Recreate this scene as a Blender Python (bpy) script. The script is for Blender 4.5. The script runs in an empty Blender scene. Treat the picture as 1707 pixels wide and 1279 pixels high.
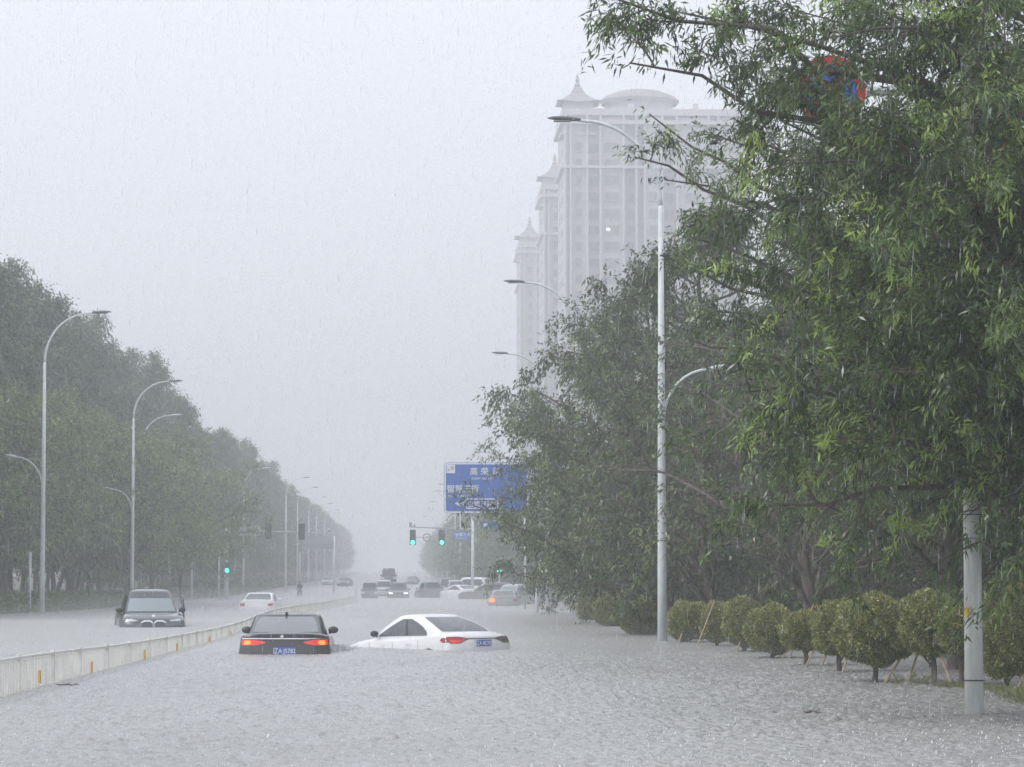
import bpy, math, random
import numpy as np
from mathutils import Vector, Matrix
from mathutils.bvhtree import BVHTree
PI = math.pi
scene = bpy.context.scene
COL = scene.collection

# ------------------------------------------------------------------ camera
F = 4470.0; CX, CY = 853.5, 639.5; CAMZ = 1.76
PITCH = math.atan(305.5/F); YAW = -math.atan(188.5*math.cos(PITCH)/F)
cd = bpy.data.cameras.new('camera'); cam = bpy.data.objects.new('camera', cd); COL.objects.link(cam)
cd.sensor_width = 36; cd.lens = F/1707*36; cd.clip_start = 0.3; cd.clip_end = 6000
cam.location = (0, 0, CAMZ)
cam.rotation_euler = (PI/2+PITCH, 0, YAW)
scene.camera = cam
CR = cam.rotation_euler.to_matrix()

# ------------------------------------------------------------------ sky, sun, exposure
w = bpy.data.worlds.new('World'); scene.world = w; w.use_nodes = True
nt = w.node_tree; nt.nodes.clear()
out = nt.nodes.new('ShaderNodeOutputWorld'); bg = nt.nodes.new('ShaderNodeBackground')
sky = nt.nodes.new('ShaderNodeTexSky'); sky.sky_type = 'NISHITA'; sky.sun_disc = False
sky.sun_elevation = math.radians(48); sky.sun_rotation = math.radians(247)
tc = nt.nodes.new('ShaderNodeTexCoord'); mp = nt.nodes.new('ShaderNodeMapping'); mp.inputs['Scale'].default_value = (1.0, 1.0, 1.8)
nz = nt.nodes.new('ShaderNodeTexNoise'); nz.inputs['Scale'].default_value = 3.0; nz.inputs['Detail'].default_value = 5; nz.inputs['Roughness'].default_value = 0.5
rp = nt.nodes.new('ShaderNodeValToRGB')
rp.color_ramp.elements[0].position = 0.3; rp.color_ramp.elements[0].color = (0.77, 0.80, 0.88, 1)
rp.color_ramp.elements[1].position = 0.7; rp.color_ramp.elements[1].color = (0.83, 0.872, 0.965, 1)
sc_ = nt.nodes.new('ShaderNodeVectorMath'); sc_.operation = 'SCALE'; sc_.inputs['Scale'].default_value = 9.0
mx = nt.nodes.new('ShaderNodeMix'); mx.data_type = 'RGBA'; mx.inputs['Factor'].default_value = 0.97
L = nt.links.new
L(tc.outputs['Generated'], mp.inputs['Vector']); L(mp.outputs[0], nz.inputs['Vector']); L(nz.outputs['Fac'], rp.inputs[0]); L(rp.outputs[0], sc_.inputs[0])
L(sky.outputs[0], mx.inputs['A']); L(sc_.outputs[0], mx.inputs['B']); L(mx.outputs['Result'], bg.inputs['Color'])
bg.inputs['Strength'].default_value = 0.115
L(bg.outputs[0], out.inputs[0])
sd = bpy.data.lights.new('sun', 'SUN'); sd.energy = 1.5; sd.angle = math.radians(15); sd.color = (1, .97, .93)
sun = bpy.data.objects.new('sun', sd); COL.objects.link(sun); sun.rotation_euler = (math.radians(42), 0, math.radians(-67))
vs = scene.view_settings; vs.view_transform = 'Standard'; vs.look = 'None'; vs.exposure = 0.35; vs.gamma = 1
cy = scene.cycles
cy.max_bounces = 6; cy.diffuse_bounces = 3; cy.glossy_bounces = 3; cy.transparent_max_bounces = 12; cy.volume_bounces = 2
cy.use_denoising = True
try: cy.denoiser = 'OPENIMAGEDENOISE'
except Exception: pass

# ------------------------------------------------------------------ ground profile (the road sinks gently past the first hundred metres)
def wz(d): return float(np.interp(d, [0, 85, 110, 140, 200, 250, 5000], [0, 0, -.18, -.45, -.82, -1.05, -1.05]))
def depth(d): return float(np.interp(d, [0, 110, 160, 250], [.62, .60, .50, .22]))
def ray(px, py): return CR @ Vector(((px-CX)/F, -(py-CY)/F, -1))
def at(px, py, d):
    r = ray(px, py); return Vector((0, 0, CAMZ)) + r*(d/r.y)
def base(px, d):
    p = at(px, 945, d); return Vector((p.x, d, wz(d)))

# ------------------------------------------------------------------ object helpers
def tag(o, label=None, cat=None, group=None, kind=None):
    if label: o['label'] = label
    if cat: o['category'] = cat
    if group: o['group'] = group
    if kind: o['kind'] = kind
    return o
def empty(name, loc, rz=0, **k):
    o = bpy.data.objects.new(name, None); COL.objects.link(o); o.location = loc; o.rotation_euler = (0, 0, rz)
    o.empty_display_size = .2
    return tag(o, **k)
class MB:
    def __init__(s): s.v = []; s.f = []; s.sm = False
    def add(s, V, Fc):
        n = len(s.v); s.v += [tuple(p) for p in V]; s.f += [tuple(i+n for i in f) for f in Fc]; return s
    def box(s, c, size, rz=0, M=None):
        x, y, z = [a/2 for a in size]
        P = [Vector((sx*x, sy*y, sz*z)) for sz in (-1, 1) for sx, sy in ((-1, -1), (1, -1), (1, 1), (-1, 1))]
        R = M or Matrix.Rotation(rz, 3, 'Z'); c = Vector(c)
        return s.add([R @ p + c for p in P], [(3, 2, 1, 0), (4, 5, 6, 7), (0, 1, 5, 4), (1, 2, 6, 5), (2, 3, 7, 6), (3, 0, 4, 7)])
    def tube(s, pts, rad, n=8, cap=True, flat=1.0):
        pts = [Vector(p) for p in pts]
        if not hasattr(rad, '__len__'): rad = [rad]*len(pts)
        V = []; Fc = []; up = None
        for i, p in enumerate(pts):
            t = (pts[min(i+1, len(pts)-1)] - pts[max(i-1, 0)]).normalized()
            if up is None:
                up = Vector((0, 0, 1)) if abs(t.z) < .9 else Vector((1, 0, 0))
            a = t.cross(up).normalized(); b = a.cross(t).normalized(); up = b
            for k in range(n):
                th = 2*PI*k/n; V.append(p + a*(math.cos(th)*rad[i]) + b*(math.sin(th)*rad[i]*flat))
        for i in range(len(pts)-1):
            for k in range(n):
                k2 = (k+1) % n; Fc.append((i*n+k, i*n+k2, (i+1)*n+k2, (i+1)*n+k))
        if cap: Fc.append(tuple(range(n))[::-1]); Fc.append(tuple((len(pts)-1)*n+k for k in range(n)))
        return s.add(V, Fc)
    def ell(s, c, r, nu=12, nv=8, M=None):
        V = []; Fc = []; c = Vector(c)
        for j in range(nv+1):
            ph = PI*j/nv
            for i in range(nu):
                th = 2*PI*i/nu
                p = Vector((r[0]*math.sin(ph)*math.cos(th), r[1]*math.sin(ph)*math.sin(th), r[2]*math.cos(ph)))
                V.append((M @ p if M else p) + c)
        for j in range(nv):
            for i in range(nu):
                Fc.append((j*nu+i, (j+1)*nu+i, (j+1)*nu+(i+1) % nu, j*nu+(i+1) % nu))
        return s.add(V, Fc)
    def grid(s, P):
        m = len(P); n = len(P[0]); V = [p for r in P for p in r]
        return s.add(V, [(i*n+j, i*n+j+1, (i+1)*n+j+1, (i+1)*n+j) for i in range(m-1) for j in range(n-1)])
    def prism(s, poly, z0, z1):
        n = len(poly); V = [(x, y, z0) for x, y in poly]+[(x, y, z1) for x, y in poly]
        return s.add(V, [tuple(range(n))[::-1], tuple(range(n, 2*n))]+[(i, (i+1) % n, n+(i+1) % n, n+i) for i in range(n)])
    def build(s, name, mat, parent=None, smooth=False, fix=True):
        me = bpy.data.meshes.new(name); me.from_pydata(s.v, [], s.f); me.validate()
        if fix:
            import bmesh
            bm = bmesh.new(); bm.from_mesh(me); bmesh.ops.recalc_face_normals(bm, faces=bm.faces); bm.to_mesh(me); bm.free()
        if smooth: me.polygons.foreach_set('use_smooth', [True]*len(me.polygons))
        me.materials.append(mat)
        o = bpy.data.objects.new(name, me); COL.objects.link(o)
        if parent: o.parent = parent
        return o
def quads_mesh(name, V, tone, mat, parent=None, tris=None, quads=None):
    """V: (n*4,3) for quads"""
    me = bpy.data.meshes.new(name); nv = len(V); nq = nv//4
    me.vertices.add(nv); me.vertices.foreach_set('co', np.ascontiguousarray(V, dtype=np.float32).ravel())
    me.loops.add(nv); me.loops.foreach_set('vertex_index', np.arange(nv, dtype=np.int32))
    me.polygons.add(nq); me.polygons.foreach_set('loop_start', np.arange(0, nv, 4, dtype=np.int32))
    me.polygons.foreach_set('loop_total', np.full(nq, 4, dtype=np.int32))
    a = me.attributes.new('tone', 'FLOAT', 'POINT'); a.data.foreach_set('value', np.repeat(tone, 4).astype(np.float32))
    me.update(calc_edges=True); me.materials.append(mat)
    o = bpy.data.objects.new(name, me); COL.objects.link(o)
    if parent: o.parent = parent
    return o
def copy_tree(o, parent=None):
    c = o.copy(); COL.objects.link(c); c.parent = parent
    for ch in list(o.children): copy_tree(ch, c)
    return c

# ------------------------------------------------------------------ materials
def mat(name, col, rough=.6, metal=0, var=0, vscale=3, bump=0, bscale=20, spec=.5, coat=0, emit=None, estr=0, stretch=None):
    m = bpy.data.materials.new(name); m.use_nodes = True; t = m.node_tree; b = t.nodes['Principled BSDF']
    b.inputs['Base Color'].default_value = (*col, 1); b.inputs['Roughness'].default_value = rough; b.inputs['Metallic'].default_value = metal
    b.inputs['Specular IOR Level'].default_value = spec; b.inputs['Coat Weight'].default_value = coat; b.inputs['Coat Roughness'].default_value = .05
    if emit: b.inputs['Emission Color'].default_value = (*emit, 1); b.inputs['Emission Strength'].default_value = estr
    if var or bump:
        tc = t.nodes.new('ShaderNodeTexCoord'); mp = t.nodes.new('ShaderNodeMapping'); t.links.new(tc.outputs['Object'], mp.inputs[0])
        if stretch: mp.inputs['Scale'].default_value = stretch
    if var:
        n = t.nodes.new('ShaderNodeTexNoise'); n.inputs['Scale'].default_value = vscale; n.inputs['Detail'].default_value = 6
        t.links.new(mp.outputs[0], n.inputs['Vector'])
        r = t.nodes.new('ShaderNodeValToRGB'); r.color_ramp.elements[0].position = .3; r.color_ramp.elements[1].position = .7
        r.color_ramp.elements[0].color = (*[c*(1-var) for c in col], 1); r.color_ramp.elements[1].color = (*[min(1, c*(1+var*.6)) for c in col], 1)
        t.links.new(n.outputs['Fac'], r.inputs[0]); t.links.new(r.outputs[0], b.inputs['Base Color'])
    if bump:
        n2 = t.nodes.new('ShaderNodeTexNoise'); n2.inputs['Scale'].default_value = bscale; n2.inputs['Detail'].default_value = 4
        t.links.new(mp.outputs[0], n2.inputs['Vector'])
        bp = t.nodes.new('ShaderNodeBump'); bp.inputs['Strength'].default_value = bump; bp.inputs['Distance'].default_value = .05
        t.links.new(n2.outputs['Fac'], bp.inputs['Height']); t.links.new(bp.outputs[0], b.inputs['Normal'])
    return m
def leafmat(name, stops, trans=.25, rough=.32, spec=.8):
    m = bpy.data.materials.new(name); m.use_nodes = True; t = m.node_tree; b = t.nodes['Principled BSDF']
    a = t.nodes.new('ShaderNodeAttribute'); a.attribute_name = 'tone'; r = t.nodes.new('ShaderNodeValToRGB')
    while len(r.color_ramp.elements) < len(stops): r.color_ramp.elements.new(.5)
    for e, (p, c) in zip(r.color_ramp.elements, stops): e.position = p; e.color = (*c, 1)
    t.links.new(a.outputs['Fac'], r.inputs[0]); t.links.new(r.outputs[0], b.inputs['Base Color'])
    b.inputs['Roughness'].default_value = rough; b.inputs['Specular IOR Level'].default_value = spec
    tr = t.nodes.new('ShaderNodeBsdfTranslucent'); t.links.new(r.outputs[0], tr.inputs['Color'])
    ms = t.nodes.new('ShaderNodeMixShader'); ms.inputs[0].default_value = trans
    t.links.new(b.outputs[0], ms.inputs[1]); t.links.new(tr.outputs[0], ms.inputs[2]); t.links.new(ms.outputs[0], t.nodes['Material Output'].inputs[0])
    return m
M = {}
M['leaf_near'] = leafmat('leaf_near', [(0, (.022, .045, .015)), (.35, (.075, .135, .036)), (.7, (.18, .28, .07)), (1, (.36, .50, .11))], trans=.4, rough=.3)
M['leaf_mid'] = leafmat('leaf_mid', [(0, (.032, .048, .025)), (.45, (.10, .14, .06)), (.8, (.19, .25, .10)), (1, (.29, .37, .11))], trans=.4)
M['leaf_left'] = leafmat('leaf_left', [(0, (.045, .07, .03)), (.45, (.14, .21, .075)), (.85, (.26, .35, .11)), (1, (.33, .41, .12))], trans=.4)
M['leaf_tall'] = leafmat('leaf_tall', [(0, (.045, .07, .04)), (.5, (.12, .18, .09)), (1, (.22, .29, .13))], trans=.4)
M['leaf_shrub'] = leafmat('leaf_shrub', [(0, (.05, .062, .022)), (.45, (.19, .215, .075)), (.8, (.37, .39, .14)), (1, (.52, .50, .2))], trans=.35)
M['bark'] = mat('bark', (.14, .115, .095), .85, var=.5, vscale=4, bump=.6, bscale=14, stretch=(3, 3, .7))
M['bark_pale'] = mat('bark_pale', (.17, .145, .125), .85, var=.5, vscale=4, bump=.5, bscale=14, stretch=(3, 3, .7))
M['stake'] = mat('stake', (.42, .33, .22), .7, var=.35, vscale=8)
M['galv'] = mat('galv', (.60, .64, .64), .45, var=.16, vscale=2.2, stretch=(3, 3, 1.2), bump=.08, bscale=9)
M['pole_old'] = mat('pole_old', (.60, .61, .58), .55, var=.18, vscale=5, stretch=(3, 3, .5), bump=.1, bscale=8)
M['lamp_dark'] = mat('lamp_dark', (.12, .115, .13), .45, var=.2)
M['lamp_pale'] = mat('lamp_pale', (.55, .60, .64), .3, var=.1)
M['lens'] = mat('lens', (.35, .36, .38), .15)
M['white_rail'] = mat('white_rail', (.78, .77, .72), .5, var=.12, vscale=3)
M['slat'] = mat('slat', (.80, .79, .72), .55, var=.22, vscale=1.5)
M['post'] = mat('post', (.66, .65, .60), .6, var=.25)
M['yellow'] = mat('yellow', (.72, .42, .03), .5, var=.12)
M['yellow_sign'] = mat('yellow_sign', (.75, .50, .10), .5, var=.2, vscale=12)
M['sign_blue'] = mat('sign_blue', (.025, .13, .50), .45, var=.15, vscale=1.2, stretch=(4, 4, .5))
M['sign_white'] = mat('sign_white', (.78, .80, .85), .45)
M['sign_grey'] = mat('sign_grey', (.45, .45, .5), .5)
M['sign_red'] = mat('sign_red', (.55, .02, .035), .4)
M['sign_back'] = mat('sign_back', (.30, .31, .33), .5, var=.1)
M['gantry'] = mat('gantry', (.36, .38, .39), .5, var=.15)
M['dark'] = mat('dark', (.02, .021, .024), .5)
M['green_on'] = mat('green_on', (.05, .7, .5), .3, emit=(.05, 1, .72), estr=2.2)
M['rubber'] = mat('rubber', (.015, .015, .016), .8, bump=.2)
M['rim'] = mat('rim', (.5, .5, .52), .3, metal=.8)
M['chrome'] = mat('chrome', (.75, .77, .78), .18, metal=.9)
M['glass_dark'] = mat('glass_dark', (.03, .036, .042), .12, spec=.7)
M['glass_rear'] = mat('glass_rear', (.12, .125, .14), .22, spec=1.0, coat=.6)
M['glass_pale'] = mat('glass_pale', (.22, .27, .29), .15, spec=.9, coat=.4)
M['glass_wet'] = mat('glass_wet', (.10, .105, .115), .2, spec=.6, var=.3, vscale=3)
M['seam'] = mat('seam', (.03, .03, .03), .7)
M['plate_blue'] = mat('plate_blue', (.02, .09, .48), .4)
M['tail_red'] = mat('tail_red', (.45, .015, .012), .25, emit=(1, .05, .02), estr=.35, coat=.5)
M['tail_dim'] = mat('tail_dim', (.32, .02, .02), .25, coat=.5, var=.3, vscale=8)
M['tail_orange'] = mat('tail_orange', (.8, .2, .03), .25, emit=(1, .22, .03), estr=1.2)
M['tail_dull'] = mat('tail_dull', (.10, .075, .05), .25, coat=.5)
M['head_on'] = mat('head_on', (.9, .9, .9), .2, emit=(1, 1, 1), estr=1.6)
M['head_off'] = mat('head_off', (.55, .58, .6), .12, coat=.5)
def paint(name, c, rough=.28, coat=.6, metal=.0, var=.06): return mat('paint_'+name, c, rough, metal=metal, coat=coat, var=var, vscale=2)
M['p_black'] = paint('black', (.014, .016, .017), .3, coat=.6)
M['p_white'] = paint('white', (.80, .80, .81), .3)
M['p_grey'] = paint('grey', (.09, .095, .105), .3)
M['p_dark'] = paint('dark', (.03, .034, .04), .25, coat=1.0)
M['p_silver'] = paint('silver', (.42, .43, .45), .3)
M['p_teal'] = paint('teal', (.30, .34, .35), .3)
M['p_brown'] = paint('brown', (.10, .095, .09), .35)
M['skin'] = mat('skin', (.40, .26, .19), .6)
M['cloth_dark'] = mat('cloth_dark', (.035, .037, .045), .8, var=.2)
M['cloth_pale'] = mat('cloth_pale', (.35, .35, .36), .8)
M['concrete'] = mat('tower_wall', (.55, .52, .525), .8, var=.08, vscale=.06)
M['concrete_b'] = mat('tower_trim', (.60, .57, .575), .8, var=.08, vscale=.06)
M['roof_tile'] = mat('roof_tile', (.33, .31, .33), .7, var=.15, vscale=.3)
M['win'] = mat('tower_window', (.24, .24, .26), .25)
M['win_frame'] = mat('window_frame', (.45, .44, .45), .6)
M['win_lit'] = mat('lit_window', (.9, .9, .85), .3, emit=(1, .98, .9), estr=5)
M['soil'] = mat('ground_soil', (.075, .07, .055), .9, var=.4, vscale=.7, bump=.6, bscale=5)

# ------------------------------------------------------------------ ground + water
def build_ground():
    Y = np.concatenate([np.arange(-30, 300, 6), np.geomspace(300, 1500, 14)])
    X = np.array([-700, -400, -200, -80, -40, -20, -17, -15.6, -14.2, -6, 0, 6, 8.6, 9.6, 10.8, 12.5, 16, 30, 60, 200, 400, 700], float)
    P = []
    for y in Y:
        row = []
        for x in X:
            b = np.interp(x, [-20, -16.6, -14.6, 8.8, 11.4, 14], [1, 1, 0, 0, 1, 1])
            h = np.interp(x, [-40, -16, 10, 40], [.3, .05, .04, .35])
            row.append((x, y, wz(y) - depth(y)*(1-b) + h*b))
        P.append(row)
    o = MB().grid(P).build('ground', M['soil'], fix=False); tag(o, kind='structure')
build_ground()

def water_mat():
    m = bpy.data.materials.new('flood_water'); m.use_nodes = True; t = m.node_tree; b = t.nodes['Principled BSDF']
    N = t.nodes.new; K = t.links.new
    tc = N('ShaderNodeTexCoord')
    n = N('ShaderNodeTexNoise'); n.inputs['Scale'].default_value = .12; n.inputs['Detail'].default_value = 4
    mp = N('ShaderNodeMapping'); mp.inputs['Scale'].default_value = (1, .35, 1); K(tc.outputs['Object'], mp.inputs[0]); K(mp.outputs[0], n.inputs['Vector'])
    r = N('ShaderNodeValToRGB'); r.color_ramp.elements[0].color = (.31, .308, .30, 1); r.color_ramp.elements[1].color = (.385, .382, .372, 1)
    r.color_ramp.elements[0].position = .35; r.color_ramp.elements[1].position = .65
    K(n.outputs['Fac'], r.inputs[0])
    K(r.outputs[0], b.inputs['Base Color'])
    sx_ = N('ShaderNodeSeparateXYZ'); K(tc.outputs['Object'], sx_.inputs[0])      # beyond the modelled ripples the surface is rougher instead
    mr_ = N('ShaderNodeMapRange'); mr_.inputs['From Min'].default_value = 38; mr_.inputs['From Max'].default_value = 66; mr_.inputs['To Min'].default_value = .1; mr_.inputs['To Max'].default_value = .38
    K(sx_.outputs['Y'], mr_.inputs['Value']); K(mr_.outputs['Result'], b.inputs['Roughness']); b.inputs['IOR'].default_value = 1.33
    n2 = N('ShaderNodeTexNoise'); n2.inputs['Scale'].default_value = 9; n2.inputs['Detail'].default_value = 5; n2.inputs['Roughness'].default_value = .65
    mp2 = N('ShaderNodeMapping'); mp2.inputs['Scale'].default_value = (1, .6, 1); K(tc.outputs['Object'], mp2.inputs[0]); K(mp2.outputs[0], n2.inputs['Vector'])
    n3 = N('ShaderNodeTexNoise'); n3.inputs['Scale'].default_value = 1.1; n3.inputs['Detail'].default_value = 3; K(mp.outputs[0], n3.inputs['Vector'])
    bp = N('ShaderNodeBump'); bp.inputs['Strength'].default_value = .6; bp.inputs['Distance'].default_value = .04; K(n2.outputs['Fac'], bp.inputs['Height'])
    bp2 = N('ShaderNodeBump'); bp2.inputs['Strength'].default_value = .25; bp2.inputs['Distance'].default_value = .15; K(n3.outputs['Fac'], bp2.inputs['Height']); K(bp.outputs[0], bp2.inputs['Normal'])
    K(bp2.outputs[0], b.inputs['Normal'])
    return m
M['water'] = water_mat()
def build_water():
    rng = np.random.default_rng(5)
    # near field: rain-pocked relief; columns fine near, rows getting coarser with distance
    ys = [20.0]
    while ys[-1] < 62: ys.append(ys[-1] + .018*(ys[-1]/24))
    ys = np.array(ys); xs = np.arange(-9.0, 14.0, .027)
    ny, nx = len(ys), len(xs)
    def blur(a, k):
        for _ in range(k):
            a = (a + np.roll(a, 1, 0) + np.roll(a, -1, 0))/3; a = (a + np.roll(a, 1, 1) + np.roll(a, -1, 1))/3
        return a/a.std()
    h = .0085*blur(rng.standard_normal((ny, nx)), 1) + .0015*blur(rng.standard_normal((ny, nx)), 3)
    sp = blur(rng.standard_normal((ny, nx)), 1); h += .010*np.clip(sp-1.3, 0, 2)
    big = blur(rng.standard_normal((ny, nx)), 14); h *= np.clip(1 + .25*big, .35, 2)
    fade = np.interp(ys, [20, 42, 56, 62], [1, 1, .5, 0])[:, None] * np.interp(xs, [-9, -8.6, 13.6, 14], [0, 1, 1, 0])[None]
    h *= fade
    XX, YY = np.meshgrid(xs, ys); V = [np.stack([XX, YY, h], -1).reshape(-1, 3)]
    idx = np.arange(ny*nx).reshape(ny, nx)
    Q = [np.stack([idx[:-1, :-1], idx[:-1, 1:], idx[1:, 1:], idx[1:, :-1]], -1).reshape(-1, 4)]
    off = ny*nx
    def sheet(X, Y):
        nonlocal off
        X = np.asarray(X, float); Y = np.asarray(Y, float); A, B = np.meshgrid(X, Y); Z = np.vectorize(wz)(B)
        V.append(np.stack([A, B, Z], -1).reshape(-1, 3)); id2 = np.arange(len(X)*len(Y)).reshape(len(Y), len(X)) + off
        Q.append(np.stack([id2[:-1, :-1], id2[:-1, 1:], id2[1:, 1:], id2[1:, :-1]], -1).reshape(-1, 4)); off += len(X)*len(Y)
    y1 = ys[-1]
    sheet([-160, -9.0], [-30, 20, y1]); sheet([xs[-1], 160], [-30, 20, y1]); sheet([-9.0, xs[-1]], [-30, 20])
    sheet([-160, -40, -9, 14, 40, 160], np.concatenate([[y1], np.arange(64, 260, 4), [300, 400, 600, 900, 1500]]))
    V = np.concatenate(V); Q = np.concatenate(Q)
    me = bpy.data.meshes.new('water'); me.vertices.add(len(V)); me.vertices.foreach_set('co', V.astype(np.float32).ravel())
    me.loops.add(Q.size); me.loops.foreach_set('vertex_index', Q.astype(np.int32).ravel()); me.polygons.add(len(Q))
    me.polygons.foreach_set('loop_start', np.arange(0, Q.size, 4, dtype=np.int32)); me.polygons.foreach_set('loop_total', np.full(len(Q), 4, np.int32))
    me.polygons.foreach_set('use_smooth', np.ones(len(Q), bool)); me.update(calc_edges=True); me.materials.append(M['water'])
    o = bpy.data.objects.new('water', me); COL.objects.link(o); tag(o, kind='structure')
build_water()

# ------------------------------------------------------------------ apartment towers
def build_tower():
    root = empty('apartment_tower', (0, 0, 0))
    b = MB(); W_, D_ = 32.5, 18; Zr = 84.2
    b.box((W_/2, D_/2, (Zr-3)/2), (W_, D_, Zr+3))
    for x0, x1, dy in ((0, 4.0, -.8), (6.6, 10.6, -1.0), (14.6, 17.6, -1.4), (20.5, 26, -1.0), (28, W_, -.9)):   # projecting bays
        b.box(((x0+x1)/2, dy/2, Zr/2-1.5), (x1-x0, abs(dy)+.01, Zr+2.2))
    b.build('wall', M['concrete'], root)
    t = MB()
    for x in (.15, 1.1, 4.1, 6.5, 10.7, 13.0, 14.5, 17.7, 20.4, 26.1, 27.9, 32.3):
        t.box((x, -1.25, Zr/2), (.35, .9, Zr))
    t.box((W_/2, D_/2-.3, Zr-1.4), (W_+1.6, D_+3.4, .7)); t.box((W_/2, D_/2-.3, Zr+.5), (W_+.9, D_+2.6, 1.2)); t.box((W_/2, D_/2-.3, Zr-9.5), (W_+1.2, D_+3.0, .5))
    for x in (12.2, 24, 31): t.box((x, 1, Zr+1.8), (1.0, 1.0, 1.3))
    t.build('cornice', M['concrete_b'], root)
    # corner turret with a flared tiled roof
    tb = MB(); tb.box((2.6, 2.2, Zr), (5.4, 5.4, 5.0)); tb.box((2.6, 2.2, Zr-3.4), (6.6, 6.6, .5)); tr = tb.build('turret', M['concrete'], root)
    r = MB(); prof = [(3.9, 0), (3.2, .55), (2.2, 1.15), (1.3, 2.0), (.75, 3.1), (.45, 3.3), (.55, 3.7), (.3, 4.2), (.38, 4.6), (.06, 5.8)]
    rings = []
    for rr, z in prof:
        rings.append([(2.6+rr*1.0*sx*(1.0), 2.2+rr*sy, Zr+2.3+z + (.35 if (z == 0 and abs(sx*sy) == 1) else 0)) for sx, sy in ((-1, -1), (0, -1), (1, -1), (1, 0), (1, 1), (0, 1), (-1, 1), (-1, 0), (-1, -1))])
    r.grid(rings).build('turret_roof', M['roof_tile'], root)
    dr = MB(); N = 24
    def ring(rr, z): return [(14.3+rr*math.cos(2*PI*k/N), 7+rr*.8*math.sin(2*PI*k/N), z) for k in range(N+1)]
    dr.grid([ring(6.2, Zr-2), ring(6.2, Zr+3.2), ring(6.4, Zr+3.3), ring(6.4, Zr+3.9)]).build('roof_drum', M['concrete'], root)
    d2 = MB(); d2.grid([ring(7.0, Zr+3.2), ring(7.4, Zr+3.9), ring(6.4, Zr+4.7), ring(4.2, Zr+5.6), ring(2.6, Zr+5.9), ring(.1, Zr+6.1)]).build('drum_roof', M['roof_tile'], root)
    # windows: a hundred on their own, the rest as one part
    cols = [(2.6, 1.0, -.8), (5.35, 2.0, 0), (8.6, 2.7, -1.0), (12.1, .9, 0), (16.1, 1.6, -1.4)]
    def wmb(x, w_, y, z, m1, m2):
        m1.box((x, y-.03, z), (w_, .12, 1.5))
        for sx in (-1, 0, 1):
            if sx or w_ > 1.4: m2.box((x+sx*w_/2, y-.10, z), (.1, .1, 1.6))
        m2.box((x, y-.12, z-.82), (w_+.3, .3, .12))
    n = 0
    for k in range(20):
        z = Zr - 5.8 - 3.0*k
        for x, w_, y in cols:
            a, f = MB(), MB(); wmb(x, w_, y, z, a, f)
            wo = a.build('window', M['win'], root, fix=False)
            f.build('window_frame', M['win_frame'], wo, fix=False)
            if x == 8.6 and k == 5: lit_ref.append((x, y, z))
    a, f = MB(), MB()
    for k in range(27):
        z = Zr - 5.8 - 3.0*k
        for x, w_, y in cols + [(19.0, 1.6, 0), (23.2, 2.6, -1.0), (27.0, 1.2, 0), (30.2, 2.2, -.9)]:
            if k < 20 and x < 17: continue
            wmb(x, w_, y, z, a, f)
    for k in range(27):                                   # side facing the road
        for y in (4, 8.5, 13): a.box((-.03, y, Zr-5.8-3*k), (.12, 1.5, 1.5))
    o = a.build('far_windows', M['win'], root, fix=False); o['kind'] = 'stuff'
    f.build('far_window_frames', M['win_frame'], root, fix=False)['kind'] = 'stuff'
    return root
lit_ref = []
tw = build_tower(); tw.location = (29.6, 480, -1)
tag(tw, 'tallest-looking pale apartment tower, the nearest of three in the mist, with a round drum roof', 'apartment tower', 'apartment towers in the mist')
x, y, z = lit_ref[0]; lw = MB().box((x-.7, y-.2, z), (.55, .14, .35)).build('lit_window', M['win_lit'], tw); lw['label'] = 'one small lit window shining white in the facade'
t2 = copy_tree(tw); t2.location = (30.4, 565, -2.5); t2['label'] = 'middle tower of the misty row, its pointed turret just left of the nearest tower'
t3 = copy_tree(tw); t3.location = (30.2, 672, -2); t3['label'] = 'farthest and faintest tower, at the left end of the misty row'
for t_ in (t2, t3):
    for ch in list(t_.children):
        if ch.name.startswith('lit_window'): bpy.data.objects.remove(ch)

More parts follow.
